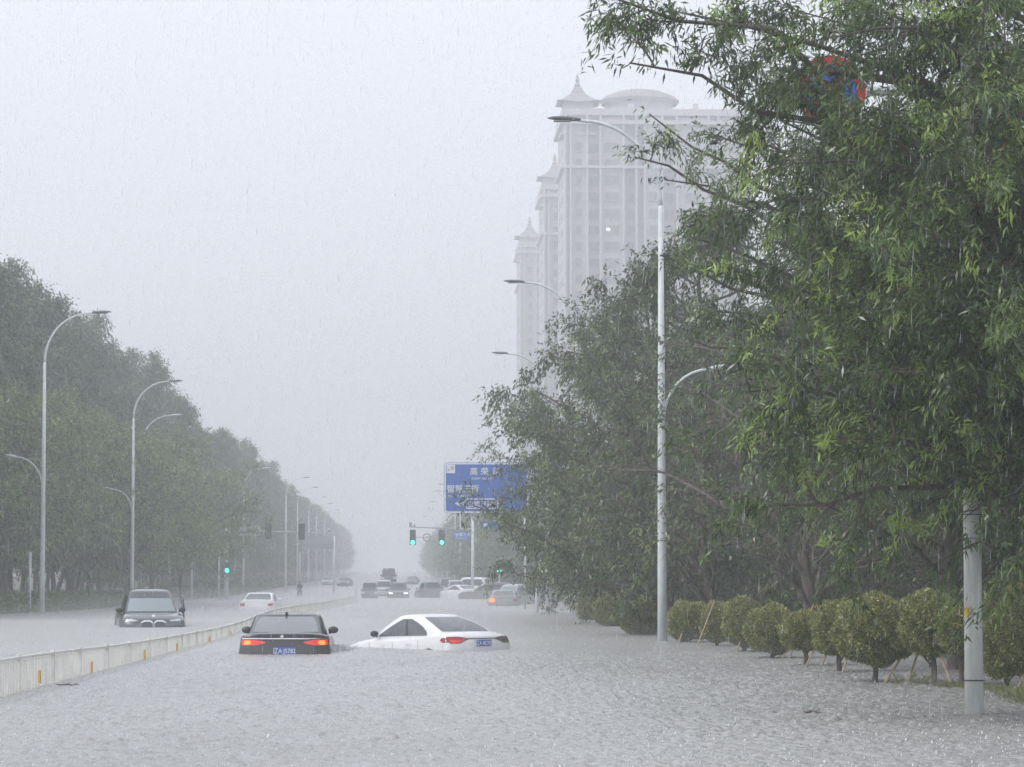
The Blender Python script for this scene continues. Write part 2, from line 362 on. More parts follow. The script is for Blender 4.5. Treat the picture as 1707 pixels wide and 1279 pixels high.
# ------------------------------------------------------------------ trees
class Tree:
    def __init__(s, seed): s.r = random.Random(seed); s.mb = MB(); s.tw = []; s.seed = seed
    def rv(s, k=1): return Vector((s.r.gauss(0, k), s.r.gauss(0, k), s.r.gauss(0, k)))
    def limb(s, p, target, r0, r1, n=7, wob=.06, sag=.0, lift=.0, sides=6, tube=True):
        p = Vector(p); target = Vector(target); Ln = (target-p).length; pts = []
        off = s.rv(wob*Ln)
        for i in range(n+1):
            t = i/n; q = p.lerp(target, t) + off*math.sin(PI*t) + s.rv(.012*Ln)*(0 < i < n)
            q.z += lift*Ln*math.sin(PI*t) - sag*Ln*t*t
            pts.append(q)
        if tube: s.mb.tube(pts, [r0+(r1-r0)*i/n for i in range(n+1)], sides, cap=False)
        return pts
    def bough(s, p, tip, r0, nsub=10, subl=.45, ntw=7, twl=.5, droop=.35, up=.15, bare=0.0, tubes=2, lift=.08, sidespread=1.0, start=.22):
        """main limb from p to tip, side branches, leafy twigs"""
        pts = s.limb(p, tip, r0, .012, n=8, lift=lift, wob=.05)
        Ln = (Vector(tip)-Vector(p)).length
        def along(pts, t):
            f = t*(len(pts)-1); i = min(int(f), len(pts)-2); return pts[i].lerp(pts[i+1], f-i), (pts[i+1]-pts[i]).normalized()
        for k in range(nsub):
            t = start + (1-start)*(k+.5+s.r.uniform(-.3, .3))/nsub; q, d = along(pts, min(.99, t))
            v = (d*.75 + s.rv(.62*sidespread) + Vector((0, 0, up))).normalized()
            l2 = Ln*subl*(1.05-.65*t)*s.r.uniform(.7, 1.25)
            sp = s.limb(q, q+v*l2, r0*.32*(1.2-t)+.006, .006, n=5, sag=.08, sides=5, tube=tubes >= 1)
            for j in range(ntw):
                u = .2+.8*(j+.7)/ntw; a, d2 = along(sp, min(.99, u))
                v2 = (d2*.8 + s.rv(.6) + Vector((0, 0, .05))).normalized()
                l3 = twl*s.r.uniform(.6, 1.25)
                e = a+v2*l3; e.z -= droop*l3*.5
                m = (a+e)/2; m.z += .12*l3
                if tubes >= 2: s.mb.tube([a, m, e], [.006, .005, .003], 3, cap=False)
                if s.r.random() >= bare: s.tw.append((a, m, e, s.r.random()))
        # the tip itself
        q, d = along(pts, .93); s.tw.append((q, Vector(tip), Vector(tip)+d*twl*.5, s.r.random()))
        return pts
    def leaves(s, per, ll, lw, droop=.5, clump=.05, toneb=(.36, .34), hi=0.06):
        T = s.tw; rng = np.random.default_rng(s.seed); n = len(T)
        A = np.array([t[0] for t in T]); B = np.array([t[1] for t in T]); C = np.array([t[2] for t in T]); tn = np.array([t[3] for t in T])
        u = rng.uniform(0.05, 1.05, (n, per))[..., None]
        P = (A[:, None]*(1-u)**2 + 2*B[:, None]*u*(1-u) + C[:, None]*u*u) + rng.normal(0, clump, (n, per, 3))
        D = (C-A)/np.linalg.norm(C-A, axis=1, keepdims=True)
        D = D[:, None]*.55 + rng.normal(0, .55, (n, per, 3)); D[..., 2] -= droop
        D /= np.linalg.norm(D, axis=-1, keepdims=True)
        S = np.cross(D, rng.normal(0, 1, (n, per, 3)) + np.array([0, 0, 1.2])); S /= np.linalg.norm(S, axis=-1, keepdims=True)+1e-9
        l = ll*rng.uniform(.65, 1.2, (n, per))[..., None]; w_ = lw*rng.uniform(.7, 1.2, (n, per))[..., None]
        Nn = np.cross(D, S)
        v0 = P; v1 = P + D*l*.42 + S*w_*.5 + Nn*l*.04; v2 = P + D*l - np.array([0, 0, 1.])*l*.12; v3 = P + D*l*.42 - S*w_*.5 + Nn*l*.04
        V = np.stack([v0, v1, v2, v3], 2).reshape(-1, 3)
        cl = toneb[0] + toneb[1]*2*(tn[:, None]-.5)
        tone = cl + rng.normal(0, .13, (n, per))
        tone = np.where((tn[:, None] > 1-hi), tone + .42, tone)
        return V, np.clip(tone, 0, 1).reshape(-1)
    def finish(s, root, leafm, barkm, **k):
        s.mb.build('trunk', barkm, root, smooth=True, fix=False)
        V, t = s.leaves(**k); quads_mesh('crown', V, t, leafm, root)

def big_near_tree(name, loc, seed, tips, fill, H, label, leaf, per, group, mt='leaf_near', bare=0, trunk_r=.17, hi=.07, twl=.55, nsub=11, ntw=8):
    root = empty(name, loc, label=label, cat='tree', group=group)
    T = Tree(seed); L0 = Vector(loc)
    top = Vector((T.r.uniform(-.3, .3), T.r.uniform(-.3, .3), H*.86))
    tk = T.limb((0, 0, -.4), top, trunk_r, .05, n=9, wob=.02, sides=10)
    def tz(z):
        for a, b in zip(tk, tk[1:]):
            if a.z <= z <= b.z: return a.lerp(b, (z-a.z)/(b.z-a.z))
        return tk[-1]
    for tp_ in tips:
        tip, dens = tp_[:2]; sl = tp_[2] if len(tp_) > 2 else .45
        tp = Vector(tip)-L0; rr = math.hypot(tp.x, tp.y)
        s0 = tz(max(1.6, min(H*.8, tp.z - rr*.42)))
        T.bough(s0, tp, .035+.008*rr, nsub=max(3, int(nsub*dens)), ntw=ntw, twl=twl, bare=bare, subl=sl)
    for (x, y, z) in fill:
        rr = math.hypot(x, y); s0 = tz(max(1.9, min(H*.82, z-rr*.5)))
        T.bough(s0, (x, y, z), .03+.007*rr, nsub=nsub, ntw=ntw, twl=twl, bare=bare)
    T.finish(root, M[mt], M['bark'], per=per, ll=leaf[0], lw=leaf[1], hi=hi)
    return root

rr_ = random.Random(77)
# nearest tree, trunk just outside the frame to the right, boughs reaching over the road
loc1 = (9.4, 32.5, .02)
tips1 = [(at(1010, -8, 31), .8, .13), (at(1050, 105, 31), .9, .16), (at(1130, 20, 31.5), .6, .14), (at(1285, 140, 31.5), .7, .2), (at(1300, 200, 32.5), .8, .2), (at(1200, -90, 32), 1, .2),
         (at(1235, 655, 30), 1), (at(1270, 840, 30.5), .9), (at(1330, 500, 31), 1), (at(1290, 330, 32), 1), (at(1400, 730, 29.5), 1), (at(1480, 740, 30.5), .8),
         (at(1500, 250, 29), 1), (at(1560, 560, 29), 1), (at(1620, 90, 29), 1), (at(1690, 540, 28.5), 1), (at(1400, 60, 30), 1), (at(1450, 420, 30), 1), (at(1370, 270, 30.5), 1), (at(1700, 330, 29), 1), (at(1600, 150, 28.5), 1), (at(1640, 300, 28.5), 1), (at(1620, 450, 28.5), 1), (at(1650, 600, 28.8), 1), (at(1570, 620, 28.5), 1), (at(1690, 520, 28), 1), (at(1530, 380, 28.5), 1), (at(1460, 600, 29.5), 1), (at(1380, 620, 30), 1)]
fill1 = []
for k in range(24):
    a = rr_.uniform(0, 2*PI); q = rr_.uniform(1.8, 4.2); fill1.append((q*math.cos(a), q*math.sin(a), rr_.uniform(3.2, 10.5)))
big_near_tree('roadside_tree', loc1, 3, tips1, fill1, 11.5, 'nearest roadside tree, glossy narrow leaves hanging over the road at the top right', (.13, .028), 42, None, hi=.14)
# second tree, thinner boughs in front of the misty towers
loc2 = (9.6, 46, .02)
tips2 = [(at(1058, 262, 44.5), .25, .1), (at(1082, 190, 44.5), .22, .08), (at(1110, 300, 44), .6, .18), (at(1190, 225, 45), .6, .13), (at(1100, 425, 44), .5, .16), (at(1150, 395, 45), .6, .2), (at(1190, 520, 45), .8, .3), (at(1140, 560, 46), .45, .3),
         (at(1235, 330, 44), .8, .3), (at(1280, 250, 46), 1, .3), (at(1230, 430, 44), 1), (at(1210, 640, 45), .8), (at(1240, 760, 45), .8), (at(1300, 360, 44), 1), (at(1330, 560, 43.5), 1),
         (at(1380, 700, 43), 1), (at(1350, 830, 44), .7), (at(1450, 300, 44), 1), (at(1480, 520, 43), 1), (at(1300, 200, 46), .9)]
fill2 = []
for k in range(26):
    a = rr_.uniform(0, 2*PI); q = rr_.uniform(1.6, 3.2); fill2.append((q*math.cos(a), q*math.sin(a), rr_.uniform(3.0, 9.0)))
big_near_tree('roadside_tree', loc2, 4, tips2, fill2, 10.0, 'second roadside tree from the camera, bare twig tips reaching across the misty towers', (.12, .03), 24, None, hi=.05)

def proto_tree(seed, H, R, clear, nb, shape, leaf, per, mt, bark='bark', nsub=8, ntw=6, twl=.6, tubes=1, r0=.15, up=.15, bare=0, lean=.35, hi=.04, toneb=(.38, .34), subl=.45):
    root = bpy.data.objects.new('roadside_tree', None)
    T = Tree(seed); tk = T.limb((0, 0, -.5), (T.r.uniform(-.4, .4), T.r.uniform(-.4, .4), H*.93), r0, .03, n=9, wob=.015, sides=8)
    for k in range(nb):
        h = (k+.5)/nb; z = clear + (H-clear)*h; rad = R*shape(h)*T.r.uniform(.72, 1.12); a = k*2.4+T.r.uniform(-.5, .5)
        z0 = max(clear*.75, z-rad*lean-.3); f = z0/(H*.93)*9; i = min(8, int(max(0, f))); s0 = tk[i].lerp(tk[min(9, i+1)], min(1, max(0, f-i)))
        T.bough(s0, (rad*math.cos(a), rad*math.sin(a), min(H, z+T.r.uniform(-.3, .3))), .03+.006*rad, nsub=nsub, ntw=ntw, twl=twl, tubes=tubes, up=up, bare=bare, subl=subl)
    COL.objects.link(root)
    T.finish(root, M[mt], M[bark], per=per, ll=leaf[0], lw=leaf[1], hi=hi, toneb=toneb, clump=leaf[0]*.5)
    return root
dome = lambda h: max(.12, math.sqrt(max(0, 1-(1.6*h-.45)**2*.85)) if h > .28 else .75+.85*h)
tall = lambda h: max(.1, (1-h)**.55*1.02 if h > .35 else .62+.5*h)
P_mid = [proto_tree(20, 11.4, 4.8, 1.3, 36, dome, (.17, .06), 20, 'leaf_mid', nsub=8, ntw=6, tubes=2, twl=.7),
         proto_tree(21, 10.8, 5.2, 1.1, 36, dome, (.17, .06), 20, 'leaf_mid', nsub=8, ntw=6, tubes=1, twl=.7, toneb=(.42, .25), hi=.07)]
P_wood = proto_tree(24, 11.2, 4.6, 3.5, 30, dome, (.17, .06), 18, 'leaf_mid', bark='bark_pale', nsub=8, ntw=6, tubes=1, twl=.7, r0=.12)
P_bare = proto_tree(23, 8.4, 4.2, 1.8, 22, dome, (.14, .045), 9, 'leaf_mid', bark='bark_pale', nsub=9, ntw=6, tubes=2, bare=.45, up=.5, twl=.7)
P_left = [proto_tree(30, 11.5, 5.4, 3.2, 30, dome, (.26, .09), 13, 'leaf_left', nsub=8, ntw=6, twl=.9, toneb=(.5, .4)),
          proto_tree(31, 12.2, 5.0, 3.6, 30, dome, (.26, .09), 13, 'leaf_left', nsub=8, ntw=6, twl=.9)]
P_tall = [proto_tree(40, 18.0, 4.3, 3.5, 42, tall, (.30, .10), 14, 'leaf_tall', nsub=7, ntw=6, twl=.9, r0=.2, lean=.5, up=.25),
          proto_tree(41, 18.6, 4.6, 4.0, 42, tall, (.30, .10), 14, 'leaf_tall', nsub=7, ntw=6, twl=.9, r0=.2, lean=.6, up=.3)]
P_far = [proto_tree(50, 12, 4.6, 2.0, 24, dome, (.5, .18), 9, 'leaf_tall', nsub=6, ntw=5, twl=1.0, tubes=0),
         proto_tree(51, 16, 4.4, 3.0, 30, tall, (.5, .18), 9, 'leaf_tall', nsub=6, ntw=5, twl=1.0, tubes=0)]
used = set()
def plant(proto, x, y, s=1, label='', group=None, z=None, name='roadside_tree', sz=None):
    if id(proto) in used: o = copy_tree(proto)
    else: used.add(id(proto)); o = proto
    o.name = name; o.location = (x, y, (wz(y) if z is None else z)); o.rotation_euler = (0, 0, rr_.uniform(0, 2*PI)); o.scale = (s, s, sz or s)
    tag(o, label, 'tree', group); return o
G_ROW = 'roadside trees on the right'
plant(P_bare, 8.6, 57, 1.0, 'half-bare roadside tree with brown branches just behind the tall lamp post', G_ROW)
plant(P_mid[0], 8.3, 70, .98, 'leafy roadside tree with the highest narrow top, beyond the tall lamp post', G_ROW)
plant(P_mid[1], 7.6, 84, .98, 'leafy roadside tree whose top meets the arm of the second street lamp', G_ROW)
plant(P_mid[0], 7.9, 96, .95, 'leafy roadside tree beside the third street lamp', G_ROW)
plant(P_mid[1], 8.3, 109, .93, 'leafy roadside tree at the far end of the row, half covering the blue sign', G_ROW)
for (x_, y_, s_) in ((-14.9, 186, 1.0), (-16.2, 176, .95), (-15.8, 160, .9)): plant(P_left[0], x_, y_, s_, 'broad tree leaning out over the water at the corner before the left signal arm' if y_ == 186 else ('broad tree at the water line just before the left corner one' if y_ == 176 else 'broad tree at the water line, farthest before the left corner'), 'broad trees at the left corner')
G_W = 'trees of the wood behind the right-hand row'
for k in range(62):
    y = 36 + 2.6*k + rr_.uniform(-1.5, 1.5); x = rr_.uniform(11.5, 17) if k % 2 else rr_.uniform(17, 30)
    if y > 60: x = max(x, 12)
    plant(P_wood if x < 17 and y < 120 else rr_.choice(P_mid), x, y, rr_.uniform(.75, 1.0), 'dim tree in the dark wood behind the right-hand roadside row', G_W, name='wood_tree')
for k in range(9):
    plant(P_bare, rr_.uniform(10.2, 13.5), 37+4*k, rr_.uniform(.8, 1.05), 'thin half-bare tree behind the trimmed shrubs on the right', 'thin trees behind the trimmed shrubs', name='thin_tree')
G_L = 'broad trees along the left bank'
for k in range(13):
    y = 96 + 7.2*k + rr_.uniform(-1, 1)
    plant(P_left[k % 2], -20.3 + rr_.uniform(-.6, .6), y, rr_.uniform(.9, 1.05), 'broad drooping tree along the left bank before the junction', G_L)
for k in range(12):
    plant(P_left[(k+1) % 2], -24.5 + rr_.uniform(-1, 1), 98+8*k, rr_.uniform(.9, 1.1), 'broad tree in the second row behind the left bank', 'second-row trees on the left', name='wood_tree')
for k in range(22):
    y = 104 + 6.4*k; X = -21.5 if k % 2 else -23.5
    plant(P_tall[k % 2], X+rr_.uniform(-.8, .8), y, 1.0, 'tall ragged-topped tree rising behind the broad trees on the left', 'tall trees on the left', name='tall_tree', sz=rr_.uniform(.96, 1.03)*float(np.interp(y, [100, 150, 240], [.93, 1.0, 1.06])))
for k in range(58):
    y = 236 + 10.5*k if k < 34 else 593+14*(k-33)
    plant(P_tall[k % 2] if k < 14 else P_far[1], -19.0+rr_.uniform(-1.2, 1.2), y, 1.0, 'tall hazy tree on the left beyond the junction', 'hazy trees beyond the junction on the left', name='tall_tree', sz=rr_.uniform(.84, .97)*(1 if k < 14 else 1.05))
    plant(P_far[k % 2], -26.5+rr_.uniform(-2, 2), y+4, 1.0, 'hazy tree behind the front line beyond the junction on the left', 'hazy trees beyond the junction on the left', name='wood_tree')
for k in range(40):
    y = 268 + 13*k
    plant(P_far[0], 11.2+rr_.uniform(-.7, 1.2)+(2 if k < 1 else 0), y, 1.0, 'hazy tree on the right beyond the traffic lights', 'hazy trees beyond the junction on the right', name='wood_tree', sz=rr_.uniform(.55, .75) if k < 4 else rr_.uniform(.8, 1.05))
    plant(P_far[0], 20+rr_.uniform(-2, 2), y+3, 1.0, 'hazy tree in the far wood on the right', 'hazy trees beyond the junction on the right', name='wood_tree')

# undergrowth: leafy ground cover under the trees on both banks
def undergrowth(name, x0, x1, y0, y1, n, hmax, leaf, m, seed, label):
    rng = np.random.default_rng(seed); c = np.stack([rng.uniform(x0, x1, n), rng.uniform(y0, y1, n), np.zeros(n)], -1)
    cl = rng.uniform(0, 1, n)
    hh = hmax*(.35+.65*(.5+.5*np.sin(c[:, 0]*1.7+c[:, 1]*.9)*np.sin(c[:, 1]*.43+2)))
    c[:, 2] = np.array([wz(v) for v in c[:, 1]]) + rng.uniform(0, 1, n)*hh
    D = rng.normal(0, 1, (n, 3)); D[:, 2] = np.abs(D[:, 2])*.6; D /= np.linalg.norm(D, axis=1, keepdims=True)
    S = np.cross(D, rng.normal(0, 1, (n, 3))); S /= np.linalg.norm(S, axis=1, keepdims=True)
    l, w_ = leaf
    V = np.stack([c, c+D*l*.5+S*w_*.5, c+D*l, c+D*l*.5-S*w_*.5], 1).reshape(-1, 3)
    o = quads_mesh(name, V, np.clip(.25+.3*cl, 0, 1), m); tag(o, label, 'undergrowth', kind='stuff')
undergrowth('undergrowth', 10.2, 14.5, 34, 140, 110000, 1.1, (.16, .06), M['leaf_mid'], 1, 'dark undergrowth below the trees on the right')
undergrowth('undergrowth', -22, -16.0, 92, 190, 60000, .9, (.26, .10), M['leaf_left'], 2, 'rough undergrowth along the left bank')
undergrowth('undergrowth', -21, -16.0, 232, 420, 30000, 1.6, (.45, .18), M['leaf_tall'], 3, 'hazy undergrowth on the left beyond the junction')

# ------------------------------------------------------------------ trimmed shrubs
def shrub(px, py_base, d, wpx, top, bot, seed, label, stakes=(), tie=False, conical=0, clear=None):
    s = F/d; p = at(px, 945, d); z = wz(d)
    root = empty('trimmed_shrub', (p.x, d, z), label=label, cat='shrub', group='trimmed shrubs along the right edge of the water')
    r = wpx/s/2*1.07; zt = at(px, top, d).z - z; zb = at(px, bot, d).z - z
    T = Tree(seed); rng = np.random.default_rng(seed)
    T.limb((0, 0, -.3), (0, 0, zb+.35*(zt-zb)), .055 if r > .4 else .04, .03, n=4, wob=.03, sides=8)
    for k in range(9):
        a = k*2.4; T.limb((0, 0, zb*.6+.05*k), (r*.7*math.cos(a), r*.7*math.sin(a), zb+(zt-zb)*(.3+.05*k)), .018, .006, n=3, sides=4)
    T.mb.build('trunk', M['bark'], root, smooth=True, fix=False)
    n = int(15000*min(1.6, max(.35, (r/.5)**2)))
    d3 = rng.normal(0, 1, (n, 3)); d3 /= np.linalg.norm(d3, axis=1, keepdims=True)
    d3 /= ((np.hypot(d3[:, 0], d3[:, 1])**2.6+np.abs(d3[:, 2])**2.6)**(1/2.6))[:, None]
    # clipped dome: lumpy surface, most leaves close to it
    lump = 1 + .04*np.sin(d3[:, 0]*5+seed)*np.sin(d3[:, 1]*4.2+seed*2) + .06*np.sin(d3[:, 2]*7+d3[:, 0]*6+seed)
    rad = (1-np.abs(rng.normal(0, .11, n)))*lump
    z3 = d3[:, 2]; zc = zb + (zt-zb)*.42
    P = np.stack([d3[:, 0]*r*rad, d3[:, 1]*r*rad, np.where(z3 > 0, (zt-zc)*z3, -(zc-zb)*np.abs(z3))*rad + zc], -1)
    D = d3*.5 + rng.normal(0, .7, (n, 3)); D /= np.linalg.norm(D, axis=1, keepdims=True)
    S = np.cross(D, rng.normal(0, 1, (n, 3))); S /= np.linalg.norm(S, axis=1, keepdims=True)
    l = rng.uniform(.035, .07, (n, 1)); 
    V = np.stack([P, P+D*l*.5+S*.013, P+D*l, P+D*l*.5-S*.013], 1).reshape(-1, 3)
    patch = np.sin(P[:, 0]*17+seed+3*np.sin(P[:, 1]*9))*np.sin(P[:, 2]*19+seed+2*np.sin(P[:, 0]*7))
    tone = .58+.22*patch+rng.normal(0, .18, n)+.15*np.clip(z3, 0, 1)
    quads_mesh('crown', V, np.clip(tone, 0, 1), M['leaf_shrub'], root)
    for (x0, y0, x1, y1) in stakes:
        a = at(x0, y0, d-.5) - root.location; b = at(x1, y1, d-.25) - root.location
        e = a + (a-b)*.35
        MB().tube([e, a, b], [.02, .019, .017], 7).build('stake', M['stake'], root)
    if tie:
        q = at(1358, 1013, d-.6) - root.location
        m = MB(); m.tube([q+Vector((-.07, 0, -.06)), q+Vector((-.02, 0, .05)), q+Vector((.0, 0, 0)), q+Vector((.05, 0, .05)), q+Vector((.06, 0, -.05))], .012, 6)
        m.build('ribbon', M['yellow'], root)['label'] = 'small yellow ribbon tied near the top'
    return root
shrub(1455, 1135, 41, 124, 993, 1107, 1, 'widest round shrub, standing fully clear of its neighbours, with a short dark trunk', [(1478, 1134, 1512, 1080), (1512, 1142, 1530, 1088)])
shrub(1548, 1142, 40, 92, 985, 1092, 2, 'round shrub just left of the thick grey pole, on a straight trunk', [(1582, 1130, 1566, 1086)])
shrub(1600, 1150, 39.3, 70, 1002, 1088, 3, 'shrub half hidden behind the thick grey pole')
shrub(1676, 1168, 36.5, 88, 972, 1128, 4, 'tall shrub right of the thick grey pole, cut by the edge of the photo', [(1681, 1176, 1712, 1118), (1700, 1182, 1716, 1140)])
shrub(1400, 1118, 45, 88, 1001, 1090, 5, 'shrub left of the widest round one, two thin trunks below it', [(1402, 1128, 1412, 1098)])
shrub(1340, 1105, 48, 76, 1020, 1082, 6, 'low shrub with a small yellow ribbon above it', [(1343, 1112, 1364, 1070), (1368, 1114, 1378, 1090), (1389, 1122, 1402, 1094)], tie=True)
shrub(1287, 1092, 52, 84, 1009, 1088, 7, 'bright olive shrub with crossed stakes at its right', [(1303, 1100, 1322, 1068), (1313, 1102, 1333, 1062)])
shrub(1240, 1083, 56, 66, 996, 1076, 8, 'taller shrub behind the bright olive one', [(1228, 1086, 1238, 1060)])
shrub(1196, 1076, 60, 52, 1003, 1070, 9, 'narrow shrub left of the taller one, behind a leaning stake', [(1165, 1070, 1192, 1000)])
shrub(1148, 1070, 63, 66, 1003, 1066, 10, 'shrub immediately right of the tall lamp post', [(1132, 1070, 1142, 1042)])
shrub(1070, 1058, 70, 66, 1000, 1056, 11, 'dark low shrub just left of the tall lamp post')
shrub(1022, 1045, 80, 62, 985, 1042, 12, 'dark low shrub between the second lamp post and the tall one')
shrub(990, 1035, 92, 50, 988, 1036, 13, 'small dim shrub right beside the second lamp post')

# yellow-green weeds at the foot of the shrubs
def weeds():
    rng = np.random.default_rng(9); V = []; T = []
    for cxp, d, n, hh in ((1512, 40.2, 40, .16), (1575, 39.6, 70, .08), (1600, 39, 60, .08), (1655, 37.8, 90, .10), (1700, 35.6, 90, .16), (1722, 34.5, 110, .26)):
        c = at(cxp, 945, d)
        for k in range(n):
            b = np.array([c.x+rng.normal(0, .16), d+rng.normal(0, .35), 0.0]); q = b+np.array([rng.normal(0, .6)*hh, rng.normal(0, .6)*hh, hh*rng.uniform(.5, 1.2)])
            s = np.array([.006, 0, 0]); V += [b-s, b+s, q+s*.3+np.array([.02*rng.normal(), 0, -.02]), q-s*.3]; T.append(rng.uniform(.35, .8))
    o = quads_mesh('weeds', np.array(V), np.array(T), M['leaf_shrub']); tag(o, 'yellow-green weeds at the foot of the shrubs by the thick pole', 'weeds', kind='stuff')
weeds()

# ------------------------------------------------------------------ street lamps
def lamp(x, d, side, label, group, thick=1.0, second=True, name='street_lamp', m='galv', mh='lamp_dark', stick=False):
    """side = -1: main arm points to -x"""
    z0 = wz(d)-depth(d)
    root = empty(name, (x, d, z0), label=label, cat='street lamp', group=group)
    Hh = 13.2; zb = Hh-2.15
    n = 14
    MB().tube([(0, 0, -.2), (0, 0, 2.5), (0, 0, 6), (0, 0, zb)], [.118*thick, .108*thick, .09*thick, .058*thick], 16).build('pole', M[m], root, smooth=True)
    pts = [(0, 0, zb-.02)]
    for k in range(1, n+1):
        a = PI/2*k/n; pts.append((side*1.85*(1-math.cos(a)), 0, zb+2.05*math.sin(a)))
    pts.append((side*2.0, 0, zb+2.07))
    MB().tube(pts, [.052-.018*k/(len(pts)-1) for k in range(len(pts))], 8).build('arm', M[m], root, smooth=True)
    hd = MB(); prof = [(0, .045, .04), (.06, .08, .055), (.25, .13, .075), (.5, .15, .07), (.7, .11, .045), (.8, .03, .015)]
    rings = [[(side*(1.93+a), w_*math.cos(t), zb+2.07+.004+h*math.sin(t)*(1 if math.sin(t) > 0 else .55)+a*.05) for t in [2*PI*k/12 for k in range(13)]] for a, w_, h in prof]
    h = hd.grid(rings).build('lamp_head', M[mh], root, smooth=True)
    MB().box((side*2.38, 0, zb+2.045), (.4, .2, .02)).build('lens', M['lens'], h)
    if second:
        p2 = []
        for k in range(9):
            a = PI/2*k/8; p2.append((-side*(.06+1.1*(1-math.cos(a))), 0, 5.9+1.2*math.sin(a)))
        MB().tube(p2, [.035]*8+[.028], 7).build('lower_arm', M[m], root, smooth=True)
        rings = [[(-side*(1.1+a*.62), w_*.8*math.cos(t), 7.1+.8*h*math.sin(t)+a*.12) for t in [2*PI*k/10 for k in range(11)]] for a, w_, h in prof]
        MB().grid(rings).build('lower_lamp_head', M['lamp_pale'], root, smooth=True)
    return root
GR, GLm = 'street lamps on the right', 'street lamps on the left'
l0 = lamp(6.88, 32, -1, 'thick pale grey lamp post nearest the camera, its top lost in leaves', GR, thick=1.0, m='pole_old')
for z in (3.05, 3.32, 3.42, 3.0):
    MB().tube([(.125*math.cos(t), .125*math.sin(t), z+.03*math.cos(t)*((z*10) % 3)) for t in [2*PI*k/16 for k in range(17)]], .006, 5).build('wire_tie', M['dark'], l0)
MB().tube([(.125*math.cos(t), .125*math.sin(t), 2.9+.3*k/16) for k, t in enumerate([PI+PI*k/16 for k in range(17)])], .006, 5).build('wire_tie', M['dark'], l0)
MB().tube([(.13*math.cos(t), .13*math.sin(t), 1.02) for t in [PI+PI*k/16 for k in range(17)]], .007, 5).build('wire_tie', M['dark'], l0)
MB().box((-.095, -.085, 1.83), (.045, .05, .11), rz=-.7).build('sticker', M['yellow_sign'], l0)
lamp(6.28, 64, -1, 'tall lamp post standing clear in front of the half-bare tree, the second from the camera', GR)
lamp(6.62, 100, -1, 'third lamp post on the right, its white foot beside the dark low shrubs', GR)
lamp(7.25, 131, -1, 'fourth lamp post on the right, only its lamp head clear above the leaves', GR)
for k, (dd, t_) in enumerate([(329, 'nearest of the faint lamps stacked left of the blue direction sign'), (359, 'second of the faint lamps left of the blue direction sign'), (417, 'third of the faint lamps left of the blue direction sign'), (465, 'fourth of the faint lamps left of the blue direction sign'), (540, 'faintest and lowest lamp left of the blue direction sign')]):
    lamp(7.5, dd, -1, t_, GR, second=False)
lamp(-14.75, 112, 1, 'tallest-looking lamp post on the left, standing full height before the trees', GLm)
lamp(-14.8, 150, 1, 'second lamp post on the left, its dark head against the sky', GLm)
lamp(-17.4, 182, 1, 'third lamp post on the left, its arm just under the second one', GLm, mh='lamp_pale')
lamp(-15.9, 276, 1, 'hazy lamp post behind the left traffic signals', GLm, mh='lamp_pale')
for x_, dd, t_ in ((-12.8, 305, 'fifth lamp post on the left, faint against the hazy trees'), (-12.9, 342, 'sixth lamp post on the left, head on the hazy skyline'), (-13.1, 391, 'seventh lamp post on the left, head on the hazy skyline'), (-13.2, 430, 'eighth lamp post on the left, very faint'), (-13.3, 480, 'last visible lamp post on the left')):
    lamp(x_, dd, 1, t_, GLm, second=False)

# thin white posts on the left bank
for px, d, h, t_ in ((320, 210, 4.2, 'thin pale post on the left under the tree edge'), (365, 215, 4.0, 'thin pale post left of the small green signal'), (500, 290, 4.3, 'pale post behind the wading person'), (50, 118, 2.6, 'short pale post left of the tallest left lamp')):
    p = base(px, d); r = empty('thin_post', (p.x, d, p.z), label=t_, cat='post')
    MB().tube([(0, 0, -.3), (0, 0, h)], .06, 8).build('shaft', M['galv'], r, smooth=True); MB().ell((0, 0, h), (.07, .07, .05)).build('cap', M['galv'], r)

# ------------------------------------------------------------------ blue direction sign
def text(body, size, loc, m, parent, name='lettering', align='LEFT', rz=0, sx=1):
    c = bpy.data.curves.new(name, 'FONT'); c.body = body; c.size = size; c.extrude = .004; c.align_x = align; c.offset = size*.012
    c.materials.append(m); c.resolution_u = 3; tmp = bpy.data.objects.new('tmp', c); COL.objects.link(tmp)
    me = bpy.data.meshes.new_from_object(tmp, depsgraph=bpy.context.evaluated_depsgraph_get()); bpy.data.objects.remove(tmp)
    o = bpy.data.objects.new(name, me); COL.objects.link(o); o.location = loc; o.rotation_euler = (PI/2, 0, rz); o.scale = (sx, 1, 1)
    o.parent = parent; return o
def rrect(w_, h, r, n=5):
    P = []
    for cx_, cy_, a0 in ((w_/2-r, h/2-r, 0), (-w_/2+r, h/2-r, PI/2), (-w_/2+r, -h/2+r, PI), (w_/2-r, -h/2+r, 1.5*PI)):
        for k in range(n+1):
            a = a0+PI/2*k/n; P.append((cx_+r*math.cos(a), cy_+r*math.sin(a)))
    return P
def plate(poly, y0, y1):
    n = len(poly); m = MB(); V = [(x, y0, z) for x, z in poly]+[(x, y1, z) for x, z in poly]
    return m.add(V, [tuple(range(n)), tuple(range(n, 2*n))[::-1]]+[(i, n+i, n+(i+1) % n, (i+1) % n) for i in range(n)])
